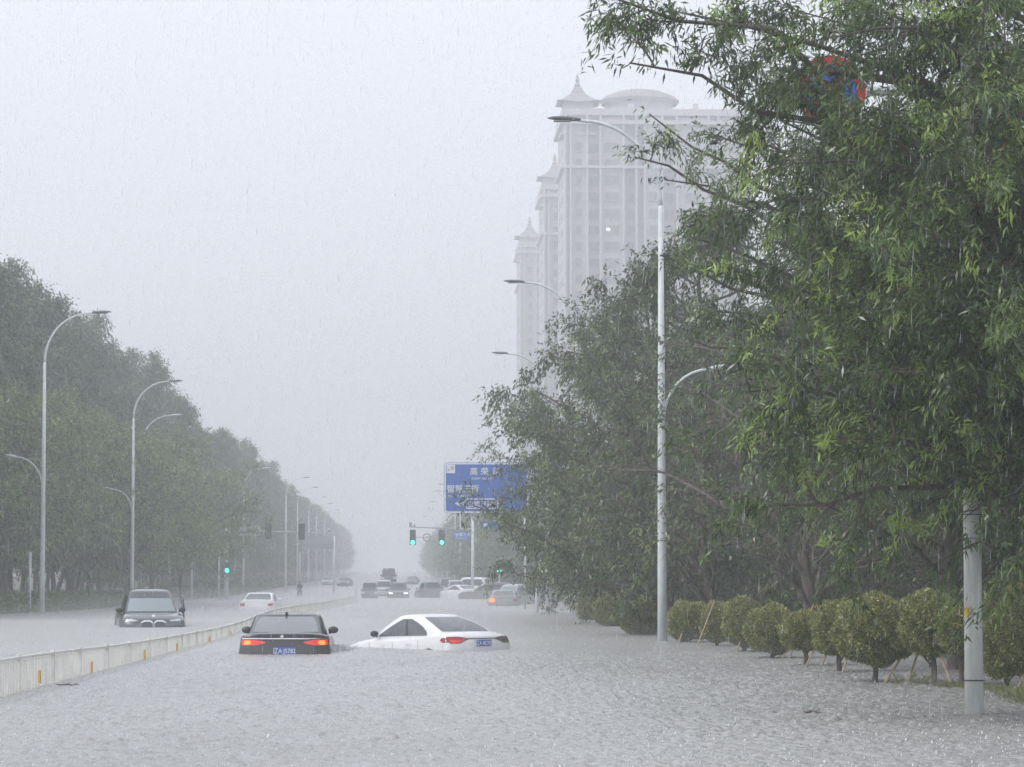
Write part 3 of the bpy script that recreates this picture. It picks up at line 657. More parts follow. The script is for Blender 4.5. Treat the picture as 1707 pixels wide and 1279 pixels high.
def dir_sign():
    d = 150; s = F/d; a = at(740, 771, d); zt, zb = a.z, at(740, 856, d).z; x0 = a.x; Wd, Hd = 4.75, zt-zb; gz = wz(d)-depth(d)
    px_ = 7.9
    root = empty('direction_sign', (px_, d, gz), label='large blue direction sign with white Chinese lettering, half hidden by leaves', cat='road sign')
    cx_ = x0+Wd/2-px_; cz = (zt+zb)/2-gz
    MB().tube([(0, .25, -.2), (0, .25, cz+1.2)], [.16, .12], 12).build('pole', M['galv'], root, smooth=True)
    m = MB()
    for dz in (-.75, .75): m.tube([(0, .25, cz+dz), (cx_-Wd*.35, .25, cz+dz)], .075, 8)
    m.build('arm', M['galv'], root)
    bd = plate(rrect(Wd, Hd, .22), 0, .06).build('board', M['sign_blue'], root); bd.location = (cx_, 0, cz)
    R1 = rrect(Wd-.04, Hd-.04, .2); R2 = rrect(Wd-.22, Hd-.22, .14); n = len(R1)
    fr = MB().add([(x, -.006, z) for x, z in R1]+[(x, -.006, z) for x, z in R2], [(i, (i+1) % n, n+(i+1) % n, n+i) for i in range(n)]).build('border', M['sign_white'], root); fr.location = (cx_, 0, cz)
    def L_(px, py): q = at(px, py, d); return (q.x-px_, -.012, q.z-gz)
    q = plate([(-.24, -.24), (.24, -.24), (.24, .24), (-.24, .24)], -.012, -.002).build('emblem_panel', M['sign_white'], root); q.location = L_(751.5, 782)
    g = plate([(.0, -.04), (.17, -.04), (.17, .15), (0, .15)], -.012, -.004).add([(-.17, -.012, -.12), (-.06, -.012, -.12), (-.06, -.012, .0), (-.17, -.012, .0)], [(0, 1, 2, 3)]).build('emblem', M['sign_grey'], q); g.location = (0, -.004, 0)
    for ch, px in (('高', 783), ('荣', 801), ('路', 821)): text(ch, .46, L_(px, 791), M['sign_white'], root)
    text('GAORONG  RD', .17, L_(785, 799.5), M['sign_white'], root)
    text('智慧三街', .46, L_(744.5, 820), M['sign_white'], root)
    text('ZHIHUI 3RD ST', .19, L_(745.5, 829), M['sign_white'], root)
    text('白塔河路', .36, L_(779, 844.5), M['sign_white'], root)
    ar = MB()
    def seg(a, b, w_=.07):
        A, B = Vector(L_(*a)), Vector(L_(*b)); dv = (B-A).normalized(); nn = Vector((dv.z, 0, -dv.x))*w_/2
        ar.add([A+nn, B+nn, B-nn, A-nn], [(0, 1, 2, 3)])
    seg((764, 839.5), (771, 839.5), .12); seg((771, 839.5), (778, 832), .07); seg((771, 839.6), (779, 847.5), .07); seg((778, 832), (830, 832)); seg((779, 847.5), (830, 847.5)); seg((830, 831), (830, 848.5))
    A, B, C_, D_ = Vector(L_(758, 839.5)), Vector(L_(767, 834.5)), Vector(L_(764.6, 839.5)), Vector(L_(767, 844.5))
    ar.add([A, B, C_, D_], [(0, 1, 2, 3)]); ar.build('arrow', M['sign_white'], root)
dir_sign()

# ------------------------------------------------------------------ traffic signals
def signal_head(root, x, z, lit, size=(.56, .4, 1.4), back=False):
    b = MB().box((x, 0, z), size).build('signal_box', M['sign_back'] if back else M['dark'], root)
    yy = -size[1]/2
    for k in range(3):
        on = (k == 2 and lit); zz = z+size[2]/3*(1-k)
        if back: break
        vz = MB(); vz.tube([(x, yy-.22, zz), (x, yy+.02, zz)], .19, 12, cap=False); vz.build('visor', M['dark'], b)
        MB().tube([(x, yy-.03, zz), (x, yy, zz)], .17 if not on else .2, 16).build('lens', M['green_on'] if on else M['dark'], b)
    return b
def gantry_right():
    d = 248; gz = wz(d)-depth(d); p = at(788, 878, d)
    root = empty('traffic_signal', (p.x, d, gz), label='traffic signal on a long arm with two green lights, left of the right-hand trees', cat='traffic light', group='traffic signals at the junction')
    X = lambda px: at(px, 900, d).x-p.x; Z = lambda py: at(700, py, d).z-gz
    MB().tube([(0, 0, -.2), (0, 0, Z(862))], [.17, .12], 12).build('pole', M['galv'], root, smooth=True)
    MB().tube([(0, 0, Z(883)), (X(735), 0, Z(880.5)), (X(683), 0, Z(878.5))], [.09, .07, .045], 8).build('arm', M['gantry'], root)
    MB().tube([(X(688), .1, Z(895.5)), (X(712), .1, Z(896)), (X(726), .1, Z(892)), (X(745), .1, Z(884))], .035, 6).build('arm_stay', M['gantry'], root)
    m = MB(); m.box((X(684.5), 0, Z(874.5)), (.28, .3, .4)); m.box((X(691), 0, Z(876)), (.14, .2, .25)); m.box((X(741), 0, Z(876)), (.26, .3, .3)); m.build('camera_box', M['gantry'], root)
    signal_head(root, X(688), Z(896), True); signal_head(root, X(736.5), Z(896), True)
    r = MB(); r.tube([(X(711.5)+.33*math.cos(t), -.06, Z(896)+.33*math.sin(t)) for t in [2*PI*k/20 for k in range(21)]], .07, 6, cap=False); r.tube([(X(711.5), -.03, Z(896)), (X(711.5), .05, Z(896))], .1, 10)
    r.build('round_sign', M['gantry'], root)
    sp = plate([(X(757), Z(900)), (X(783), Z(900)), (X(783), Z(886)), (X(757), Z(886))], -.1, -.05).build('street_name_board', M['sign_blue'], root)
    text('智慧三街', .36, (X(758.5), -.11, Z(894)), M['sign_white'], sp); text('ZHIHUI 3RD ST', .16, (X(759), -.11, Z(898.5)), M['sign_white'], sp)
gantry_right()
def gantry_left():
    d = 236; gz = wz(d)-depth(d); p = at(377, 900, d)
    root = empty('traffic_signal', (p.x, d, gz), label='traffic signal arm with two dark signal boxes seen from behind on the left', cat='traffic light', group='traffic signals at the junction')
    X = lambda px: at(px, 900, d).x-p.x; Z = lambda py: at(450, py, d).z-gz
    MB().tube([(0, 0, -.2), (0, 0, Z(880))], [.17, .13], 12).build('pole', M['galv'], root, smooth=True)
    MB().tube([(0, 0, Z(888)), (X(398), 0, Z(886)), (X(500), 0, Z(888)), (X(538), 0, Z(890)), (X(549), 0, Z(885))], [.1, .09, .07, .05, .05], 8).build('arm', M['gantry'], root)
    signal_head(root, X(447.5), Z(885.5), False); signal_head(root, X(503), Z(886.5), False)
    MB().box((X(415), .1, Z(885)), (2.0, .06, .9)).build('sign_back_panel', M['sign_grey'], root)
    MB().ell((X(549), 0, Z(884)), (.18, .18, .14)).build('camera_box', M['gantry'], root)
gantry_left()
def post_signal(px, py, d, label, h=.0, r=.18):
    p = at(px, py, d); gz = wz(d)-depth(d); root = empty('pedestrian_signal', (p.x, d, gz), label=label, cat='traffic light')
    MB().tube([(0, .2, -.2), (0, .2, p.z-gz+(1.9 if h else .3))], .07, 8).build('pole', M['galv'], root, smooth=True)
    b = MB().box((0, 0, p.z-gz+.18), (.4, .3, .85)).build('signal_box', M['dark'], root)
    MB().tube([(0, -.2, p.z-gz), (0, -.14, p.z-gz)], r, 14).build('lens', M['green_on'], b)
    if h: MB().ell((-.15, .1, p.z-gz+2.0), (.4, .15, .12)).build('camera_box', M['dark'], root)
post_signal(379, 951, 214, 'small green signal on a post at the left side of the junction', 1)
post_signal(832, 952, 252, 'small green signal low under the leaves above the dark car with the orange light', 0, .19)
# sign boards on their own posts beyond the junction
def far_board():
    d = 300; gz = wz(d); p = at(557, 900, d); root = empty('road_sign', (p.x, d, gz), label='hazy grey sign board seen from behind on a post at the far left side', cat='road sign')
    X = lambda px: at(px, 900, d).x-p.x; Z = lambda py: at(530, py, d).z-gz
    MB().tube([(0, 0, -.2), (0, 0, Z(893))], .13, 8).build('pole', M['galv'], root, smooth=True)
    m = MB(); m.box((X(532), -.1, Z(901)), (3.1, .1, 1.1)); m.box((X(532), -.1, Z(911.5)), (3.1, .1, .45)); m.build('board', M['sign_back'], root)
    MB().tube([(0, 0, Z(906)), (X(506), 0, Z(906))], .06, 6).build('arm', M['galv'], root)
far_board()
def blue_plate():
    d = 142; p = at(806, 876, d); gz = wz(d)-depth(d); root = empty('road_sign', (p.x+2.2, d, gz), label='small blue sign under the large direction sign at the edge of the leaves', cat='road sign')
    MB().tube([(0, .1, -.2), (0, .1, p.z-gz+.4)], .06, 8).build('pole', M['galv'], root, smooth=True)
    MB().tube([(0, .1, p.z-gz), (-2.0, .1, p.z-gz)], .03, 6).build('arm', M['galv'], root)
    b = plate([(-.65, -.2), (.3, -.2), (.3, .2), (-.65, .2)], 0, .04).build('board', M['sign_blue'], root); b.location = (-1.7, 0, p.z-gz)
    a = plate([(-.5, -.08), (-.3, -.08), (-.3, .1), (-.5, .1)], -.012, -.002).build('emblem', M['sign_white'], b)
blue_plate()
def yellow_sign():
    d = 118; p = at(895, 967, d); gz = wz(d)-depth(d); root = empty('marker_sign', (p.x, d, gz), label='narrow yellow box sign on a white post at the edge of the leaves', cat='sign')
    MB().tube([(0, 0, -.2), (0, 0, p.z-gz)], .075, 10).build('post', M['lamp_pale'], root, smooth=True)
    b = MB().box((0, 0, p.z-gz), (.68, .14, .3)).build('board', M['yellow_sign'], root)
    MB().box((0, -.075, p.z-gz), (.5, .012, .08)).build('lettering_band', M['stake'], b)
yellow_sign()
# no-stopping signs on an arm hidden in the nearest tree
def round_signs():
    d = 35.5; gz = wz(d)-depth(d); px_ = 9.6; root = empty('overhead_sign', (px_, d, gz), label='round red and blue no-stopping sign glimpsed through the leaves at the top right', cat='road sign')
    MB().tube([(0, .2, -.2), (0, .2, 9.3)], [.16, .11], 12).build('pole', M['galv'], root, smooth=True)
    cz = at(1385, 150, d).z-gz; x1 = at(1385, 150, d).x-px_
    MB().tube([(0, .2, cz+.1), (x1-.4, .2, cz)], .07, 8).build('arm', M['galv'], root)
    for x, z, R in ((x1, cz, .5), (at(1655, 215, d).x-px_, at(1655, 215, d).z-gz, .32), (at(1706, 110, d).x-px_, at(1706, 110, d).z-gz, .32)):
        def disc(r, y0, y1, m, par, nm):
            return plate([(x+r*math.cos(2*PI*k/32), z+r*math.sin(2*PI*k/32)) for k in range(32)], y0, y1).build(nm, m, par)
        q = disc(R, .05, .1, M['sign_white'], root, 'round_sign'); disc(R*.96, .04, .052, M['sign_red'], q, 'red_ring'); disc(R*.70, .03, .042, M['sign_blue'], q, 'blue_field')
        bar = MB()
        for s in (-1, 1):
            c_, s_ = math.cos(PI/4)*R*.8, math.sin(PI/4)*R*.8*s; nx_, nz_ = math.sin(PI/4)*R*.09*-s, math.cos(PI/4)*R*.09
            bar.add([(x-c_+nx_, .026+.003*s, z-s_+nz_), (x+c_+nx_, .026+.003*s, z+s_+nz_), (x+c_-nx_, .026+.003*s, z+s_-nz_), (x-c_-nx_, .026+.003*s, z-s_-nz_)], [(0, 1, 2, 3)])
        bar.build('cross_bars', M['sign_red'], q)
round_signs()

# ------------------------------------------------------------------ median barrier
def barrier():
    pts = [(-7.2, 18, .52), (-6.15, 26, .52)]
    for bx, by, ty in ((0, 1161, 1097), (48, 1146, 1090), (94, 1135.6, 1084), (147.5, 1120, 1078), (180, 1113, 1075), (230, 1100, 1068), (299, 1081, 1057), (365, 1064, 1044.5), (398, 1051, 1036)):
        d = 1.76*F/(by-945); p = at(bx, by, d); pts.append((p.x, d, CAMZ-(ty-945)*d/F))
    for px, d, h in ((452, 95, .33), (496, 115, .36), (540, 142, .38), (570, 165, .42), (594, 190, .52)):
        p = at(px, 945, d); pts.append((p.x, d, h+wz(d)))
    P = np.array(pts)
    seg = np.r_[0, np.cumsum(np.hypot(np.diff(P[:, 0]), np.diff(P[:, 1])))]
    f = lambda s: Vector((np.interp(s, seg, P[:, 0]), np.interp(s, seg, P[:, 1]), np.interp(s, seg, P[:, 2])))
    root = empty('median_barrier', (P[0, 0], P[0, 1], 0), label='long low white picket barrier down the middle of the flooded road', cat='barrier')
    o = root.location.copy(); Ln = seg[-1]; PL = 2.88; n = int(Ln//PL)
    for k in range(n):
        a, b = f(k*PL)-o, f((k+1)*PL)-o; u = (b-a); u.z = 0; u.normalize(); ang = math.atan2(u.y, u.x)
        m = MB(); sl = math.atan2(b.z-a.z, (b-a).to_2d().length)
        R = Matrix.Rotation(ang, 3, 'Z') @ Matrix.Rotation(-sl, 3, 'Y'); mid = (a+b)/2
        m.box(mid-Vector((0, 0, .02)), ((b-a).length-.06, .05, .04), M=R)
        rail = m.build('top_rail', M['white_rail'], root)
        m = MB(); m.box(mid-Vector((0, 0, 1.0)), ((b-a).length-.06, .03, .04), M=R)
        q = .125
        c = int((PL-.1)/q)
        for j in range(c):
            p = a.lerp(b, (.1+j*q)/PL); m.box(p-Vector((0, 0, .54)), (.024, .010, .97), rz=ang)
        m.build('picket_panel', M['slat'], root, fix=False)
        MB().box(a-Vector((0, 0, .55)), (.055, .06, 1.16), rz=ang).build('post', M['post'], root)
        if k % 2 == 0 and True:
            pass
    for dd in (33.9, 39.7, 45.0, 51.4, 57.0, 63.5, 70):
        s = np.interp(dd, P[:, 1], seg); p = f(s)-o; q = f(s+.3)-o; ang = math.atan2(q.y-p.y, q.x-p.x)
        MB().box(p+Vector((.045*math.sin(ang), -.045*math.cos(ang), -.33 if dd < 48 else -.26)), (.10, .03, .19), rz=ang).build('reflector', M['yellow'], root)
    e = f(Ln)-o
    MB().box(e-Vector((0, 0, .3)), (.12, .12, 1.5)).build('end_post', M['post'], root)
barrier()

# ------------------------------------------------------------------ cars
SEDAN = dict(L=4.95, W=1.86, prof=[(-2.2, .22), (-2.44, .36), (-2.475, .55), (-2.45, .72), (-2.40, .86), (-2.36, .98), (-2.34, 1.075), (-2.2, 1.10), (-1.8, 1.09), (-1.2, 1.01), (-.2, .97), (.8, .97), (1.05, .98), (1.5, .94), (1.95, .86), (2.28, .74), (2.42, .58), (2.44, .42), (2.35, .26), (2.1, .20)],
             z0=.92, zr=1.40, yf=(1.20, .30), yr=(-1.98, -.78), wb=.82, wr=.67, bow=.12, roofrise=.045)
CSED = dict(SEDAN, L=4.7, prof=[(-2.1, .22), (-2.30, .34), (-2.345, .52), (-2.34, .66), (-2.30, .84), (-2.24, .96), (-2.15, 1.03), (-1.95, 1.065), (-1.6, 1.07), (-1.1, 1.02), (-.2, .96), (.8, .96), (1.0, .97), (1.5, .92), (1.9, .83), (2.18, .70), (2.31, .55), (2.33, .40), (2.25, .26), (2.0, .20)],
            yf=(1.10, .30), yr=(-1.9, -.70), zr=1.44, wr=.62, roofrise=.06)
SUV = dict(L=4.9, W=1.98, prof=[(-2.2, .30), (-2.4, .42), (-2.44, .62), (-2.42, .85), (-2.38, 1.1), (-2.3, 1.16), (-1.8, 1.12), (-.2, 1.08), (.75, 1.08), (1.0, 1.10), (1.5, 1.08), (2.0, 1.01), (2.3, .90), (2.42, .72), (2.44, .5), (2.35, .34), (2.1, .28)],
           z0=1.03, zr=1.68, yf=(1.12, .38), yr=(-2.36, -1.95), wb=.86, wr=.68, bow=.16, roofrise=.13)
VAN = dict(SUV, L=4.4, W=1.7, prof=[(-2.0, .30), (-2.16, .42), (-2.19, .62), (-2.18, 1.0), (-2.1, 1.1), (-1, 1.05), (1.2, 1.05), (1.5, 1.04), (1.95, .95), (2.14, .75), (2.18, .5), (2.1, .34), (1.9, .28)], z0=1.0, zr=1.82, yf=(1.65, .95), yr=(-2.14, -1.95), wb=.76, wr=.66)

def car(name, spec, loc, heading, paintm, label, group=None, detail=2, glass='glass_dark', rglass=None, fglass=None, scale=1, pitch=0, roll=0, cat='car', tail='tail_dim', plate_txt=None, style='a', head=None, antenna=False, mirrors=True):
    """heading: rotation about z, 0 = facing away (+y)"""
    root = empty(name, loc, label=label, cat=cat, group=group)
    root.rotation_euler = (pitch, roll, heading); root.scale = (scale,)*3
    L_, W_ = spec['L'], spec['W']; hw = W_/2; pr = spec['prof']
    S = [-1, -.985, -.94, -.85, -.6, -.3, 0, .3, .6, .85, .94, .985, 1]
    yc = 0
    # densify profile
    pp = []
    for i in range(len(pr)):
        a, b = pr[i], pr[(i+1) % len(pr)]; k = 3 if i < len(pr)-1 else 4
        for j in range(k): pp.append((a[0]+(b[0]-a[0])*j/k, a[1]+(b[1]-a[1])*j/k))
    G = []
    for s in S:
        a = abs(s); row = []
        for y, z in pp:
            e = min(1, abs(y)/(L_/2))
            yy = y - math.copysign((.34 if y > 0 else .20)*(e**5)*(a**3), y)
            zz = z - .055*(a**5)*max(0, (z-.5)/.5)
            sh = 1.0
            k = {1: .86, .985: .95, .94: .985}.get(a, 1.0)
            zc = .62
            zz = zc+(zz-zc)*k; yy = yy*(1-(1-k)*.12)
            xx = hw*s
            if z < .7: pass
            xx *= 1-.045*max(0, (z-.72)/.4)-.02*max(0, (.5-z)/.3)
            row.append((xx, yy, zz))
        G.append(row)
    n = len(pp); m = MB(); V = [p for r in G for p in r]; Fc = []
    for i in range(len(S)-1):
        for j in range(n): Fc.append((i*n+j, i*n+(j+1) % n, (i+1)*n+(j+1) % n, (i+1)*n+j))
    Fc.append(tuple(range(n))); Fc.append(tuple((len(S)-1)*n+j for j in range(n))[::-1])
    m.add(V, Fc)
    body = m.build('body', M[paintm], root, smooth=True)
    bvh = BVHTree.FromPolygons([Vector(v) for v in m.v], m.f)
    # cabin
    z0, zr = spec['z0'], spec['zr']; yf, yr, wb, wr, bow = spec['yf'], spec['yr'], spec['wb'], spec['wr'], spec['bow']
    def par(t):
        tt = t; ease = 1-(1-t)**1.25
        k_ = 1.45 if spec is CSED else 1.12
        return (yf[0]+(yf[1]-yf[0])*(t**k_), yr[0]+(yr[1]-yr[0])*(t**(k_+.13)), wb+(wr-wb)*(t**(k_+.13)), z0+(zr-z0)*t)
    cf = .07
    def gh(side, s, t, off=0):
        a, b, w_, z = par(t)
        if side in 'LR':
            sg = 1 if side == 'R' else -1; y = (b+bow)+((a-bow)-(b+bow))*(s+1)/2
            return Vector((sg*(w_*(1-cf*s**4)+off), y, z+off*.3))
        if side == 'F': return Vector((s*w_*(1-cf), a-bow*s*s*abs(s)**.5+off*.7, z+off*.7))
        return Vector((s*w_*(1-cf), b+bow*s*s*abs(s)**.5-off*.7, z+off*.7))
    m = MB(); ts = [0, .15, .3, .45, .6, .75, .88, .96, 1.0]
    ring = lambda t: [gh('R', -1+2*k/12, t) for k in range(12)]+[gh('F', 1-2*k/10, t) for k in range(10)]+[gh('L', 1-2*k/12, t) for k in range(12)]+[gh('B', -1+2*k/10, t) for k in range(10)]
    rings = [ring(t) for t in ts]; c0 = Vector((0, (par(1)[0]+par(1)[1])/2, zr))
    rise = spec['roofrise']
    for k, q in ((.96, .35), (.85, .68), (.6, .9), (.3, .98), (.02, 1)): rings.append([c0+Vector(((p.x-c0.x)*k, (p.y-c0.y)*k, rise*q)) for p in ring(1)])
    m.grid([r+[r[0]] for r in rings]); m.build('cabin', M[paintm], root, smooth=True)
    def pane(side, rows, nm, mm, n=10, off=.006, par_=root):
        """rows: (t, s0, s1)"""
        o = MB().grid([[gh(side, a+(b-a)*k/n, t, off) for k in range(n+1)] for t, a, b in rows]).build(nm, M[mm], par_, smooth=True); return o
    # dense rows by interpolation
    def rowsI(pts, k=6):
        t_ = np.array([p[0] for p in pts]); tt = np.linspace(t_[0], t_[-1], k)
        return [(t, float(np.interp(t, t_, [p[1] for p in pts])), float(np.interp(t, t_, [p[2] for p in pts]))) for t in tt]
    lo = .34 if spec in (SEDAN,) else .30
    if spec in (SUV, VAN): lo = .12
    pane('B', rowsI([(lo, -.9, .9), (.5, -.93, .93), (.9, -.88, .88), (.96, -.82, .82)]), 'rear_window', rglass or glass, n=12)
    pane('F', rowsI([(.14, -.93, .93), (.5, -.93, .93), (.93, -.9, .9)] if style != 'kidney' else [(.14, -.94, .94), (.5, -.93, .93), (.76, -.92, .92)]), 'windshield', fglass or glass, n=12)
    for sd in 'LR':
        if spec in (SUV, VAN):
            pane(sd, rowsI([(.12, -.86, .93), (.6, -.84, .86), (.88, -.78, .70)]), 'side_window', glass, n=16)
        else:
            pane(sd, rowsI([(.14, -.62, .90), (.25, -.66, .86), (.5, -.66, .74), (.75, -.58, .56), (.90, -.36, .30)], 9), 'side_window', glass, n=16)
        if detail > 1:
            for sp_ in ((-.02,) if spec not in (SUV,) else (.12, -.45)):
                pane(sd, rowsI([(.14, sp_-.03, sp_+.03), (.88, sp_-.03, sp_+.03)]), 'door_pillar', 'dark', n=2, off=.009)
    # decals projected on the body
    def cast(o, dvec):
        h = bvh.ray_cast(Vector(o), Vector(dvec)); return h[0], h[1]
    def decal(direction, rows, nm, mm, n=8, off=.008, par_=root, k=5, thick=None):
        dv = {'rear': (0, 1, 0), 'front': (0, -1, 0), 'left': (1, 0, 0), 'right': (-1, 0, 0), 'top': (0, 0, -1)}[direction]
        v_ = np.array([r[0] for r in rows]); vv = np.linspace(v_[0], v_[-1], k); P = []
        for v in vv:
            a = float(np.interp(v, v_, [r[1] for r in rows])); b = float(np.interp(v, v_, [r[2] for r in rows])); row = []
            for i in range(n+1):
                u = a+(b-a)*i/n
                org = {'rear': (u, -6, v), 'front': (u, 6, v), 'left': (-3, u, v), 'right': (3, u, v), 'top': (u, v, 4)}[direction]
                p, nn = cast(org, dv)
                if p is None: p = Vector(org)+Vector(dv)*(6-L_/2+.3 if direction in ('rear', 'front') else 3-hw+.06)
                row.append(p - Vector(dv)*off)
            P.append(row)
        return MB().grid(P).build(nm, M[mm], par_, smooth=True)
    if style == 'lexus':
        for s in (-1, 1):
            f_ = lambda a, b: (min(a*s, b*s), max(a*s, b*s))
            tl = decal('rear', [(.85, *f_(.60, .86)), (.88, *f_(.44, .875)), (.905, *f_(.36, .875)), (.94, *f_(.46, .87)), (.965, *f_(.66, .86))], 'taillight', 'tail_red', n=10, k=8)
            decal('rear', [(.862, *f_(.71, .81)), (.90, *f_(.67, .82)), (.945, *f_(.70, .81))], 'lit_lens', 'tail_orange', par_=tl, off=.014)
        decal('rear', [(.975, -.86, .86), (.995, -.86, .86)], 'chrome_strip', 'chrome', n=16, off=.02)
        decal('rear', [(1.0, -.62, .62), (1.06, -.60, .60)], 'trunk_recess', 'dark', n=12)
        MB().tube([(-.05, -2.385, 1.03), (-.05, -2.40, 1.03)], .035, 14).build('emblem', M['chrome'], root)
        decal('rear', [(.67, -.58, .58), (.70, -.64, .64)], 'bumper_groove', 'seam', n=12)
    elif style == 'merc':
        for s in (-1, 1):
            f_ = lambda a, b: (min(a*s, b*s), max(a*s, b*s))
            tl = decal('rear', [(.80, *f_(.62, .84)), (.85, *f_(.50, .87)), (.89, *f_(.36, .88)), (.92, *f_(.40, .875)), (.955, *f_(.62, .865))], 'taillight', 'tail_dim' if s < 0 else 'tail_dull', n=10, k=8)
            if s < 0: decal('rear', [(.81, *f_(.66, .80)), (.86, *f_(.56, .84)), (.875, *f_(.60, .83))], 'lit_lens', 'tail_orange' if False else 'tail_red', par_=tl, off=.014)
            sd = 'right' if s > 0 else 'left'
            decal(sd, [(.82, -2.20, -1.98), (.87, -2.24, -1.86), (.93, -2.22, -1.95)], 'taillight', 'tail_dim' if s < 0 else 'tail_dull', n=6)
        decal('rear', [(.895, -.40, .40), (.915, -.40, .40)], 'trim_strip', 'dark', n=12, off=.012)
    else:
        for s in (-1, 1):
            f_ = lambda a, b: (min(a*s, b*s), max(a*s, b*s)); zt = 1.0 if spec in (SUV, VAN) else .92
            decal('rear', [(zt-.16, *f_(.60, .84)), (zt-.02, *f_(.58, .86))], 'taillight', tail, n=6, k=4)
        if style == 'orange':
            decal('rear', [(.72, -.86, -.52), (.96, -.86, -.50)], 'lit_lens', 'tail_orange', off=.02)
    # front
    zh = .86 if spec in (SUV, VAN) else .66
    for s in (-1, 1):
        f_ = lambda a, b: (min(a*s, b*s), max(a*s, b*s))
        decal('front', [(zh-.02, *f_(.55, .80)), (zh+.01, *f_(.46, .84)), (zh+.05, *f_(.62, .85))] if style == 'kidney' else [(zh-.09, *f_(.52, .82)), (zh, *f_(.46, .84)), (zh+.05, *f_(.60, .84))], 'headlight', head or 'head_off', n=6, k=4)
    if style == 'kidney':
        for s in (-1, 1):
            f_ = lambda a, b: (min(a*s, b*s), max(a*s, b*s))
            g = decal('front', [(.60, *f_(.015, .375)), (.80, *f_(.02, .40)), (.85, *f_(.03, .36)), (.875, *f_(.10, .28))], 'grille', 'chrome', n=8, k=6)
            decal('front', [(.60, *f_(.025, .372)), (.79, *f_(.03, .392)), (.815, *f_(.06, .34)), (.835, *f_(.12, .26))], 'grille_slots', 'dark', par_=g, off=.016, k=6)
        MB().tube([(0, 2.22, 1.0), (0, 2.25, 1.01)], .045, 12).build('emblem', M['chrome'], root)
        decal('front', [(.50, -.8, .8), (.66, -.86, .86)], 'lower_grille', 'dark', n=12, k=4, off=.004)
    else: decal('front', [(zh-.12, -.4, .4), (zh+.02, -.42, .42)], 'grille', 'dark', n=8, k=3)
    if detail > 1:
        for s, sd in ((-1, 'left'), (1, 'right')):
            for yy in (.42, -.62): 
                h = decal(sd, [(.80, yy-.10, yy+.10), (.825, yy-.10, yy+.10)], 'door_handle', paintm if paintm != 'p_black' else 'chrome', n=3, k=2, off=.035)
            for yy in (.98, .02, -1.0): decal(sd, [(.35, yy-.005, yy+.005), (.93, yy-.005, yy+.005)], 'door_seam', 'seam', n=1, k=8, off=.004)
        wf = (1.45, -1.42)
        for s, sd in ((-1, 'left'), (1, 'right')):
            for yy in wf:
                A = [(.36+.345*math.sin(a), yy-.37*math.cos(a), yy+.37*math.cos(a)) for a in [PI/2*k/8 for k in range(9)]]
                decal(sd, A, 'wheel_arch', 'dark', n=8, k=10, off=.006)
                wo = MB().tube([(s*(hw-.22), yy, .33), (s*(hw+.012), yy, .33)], .33, 24).build('wheel', M['rubber'], root)
                MB().tube([(s*(hw+.0), yy, .33), (s*(hw+.02), yy, .33)], .22, 18).build('rim', M['rim'], wo)
    if mirrors:
        for s in (-1, 1):
            yb = par(.2)[0]-.28; zb = z0+.14
            mm = MB(); mm.ell((s*(hw-.01), yb, zb), (.11, .07, .075), 12, 8); mm.tube([(s*(wb+.02), yb+.02, zb-.07), (s*(hw-.06), yb, zb-.03)], [.03, .025], 6)
            mo = mm.build('side_mirror', M['dark'] if style in ('merc', 'lexus', 'kidney') else M[paintm], root, smooth=True)
            if detail > 1: MB().ell((s*(hw-.01), yb-.055, zb), (.09, .02, .055), 12, 6).build('mirror_glass', M['glass_dark'], mo, smooth=True)
    if antenna:
        MB().tube([(-.02, par(1)[1]+.10, zr+.03), (-.02, par(1)[1]+.05, zr+.065), (-.02, par(1)[1]-.02, zr+.07), (-.02, par(1)[1]+.0, zr+.02)], [.03, .025, .015, .015], 6).build('antenna_fin', M['dark'], root)
    if plate_txt is not None:
        zc = .745 if style == 'lexus' else .80; w2 = .22
        ys = [cast((x_, -6, z_), (0, 1, 0))[0].y for x_ in (-w2, 0, w2) for z_ in (zc-.06, zc+.06)]
        yp = min(ys)-.015
        pl = MB().box((0, yp, zc), (.44, .014, .14)).build('number_plate', M['plate_blue'], root)
        text(plate_txt, .125, (0, yp-.012, zc-.045), M['sign_white'], pl, 'plate_lettering', 'CENTER', sx=.88)
    return root
def cz(d, sub=None): return wz(d)-(depth(d) if sub is None else sub)

car('black_sedan', SEDAN, (at(476, 945, 55).x, 56.8, cz(55)-.04), math.radians(0.3), 'p_black', 'black sedan seen from behind with lit tail lights, stranded beside the median barrier', style='lexus', rglass='glass_rear', plate_txt='辽A·J5782', antenna=True, pitch=math.radians(.5))
car('white_sedan', CSED, (at(709, 945, 58.8).x, 58.8, cz(55)-.05), math.radians(35), 'p_white', 'white sedan turned sideways with its bonnet dipping under the water', style='merc', glass='glass_wet', rglass='glass_wet', plate_txt='辽A·8E702', pitch=math.radians(-1.9), scale=.925)
suv = car('dark_suv', SUV, (at(239, 945, 79).x, 81, cz(80)-.02), math.radians(188.5), 'p_dark', 'dark grey SUV facing the camera on the left with its driver door open', style='kidney', fglass='glass_pale', glass='glass_dark', scale=.95)
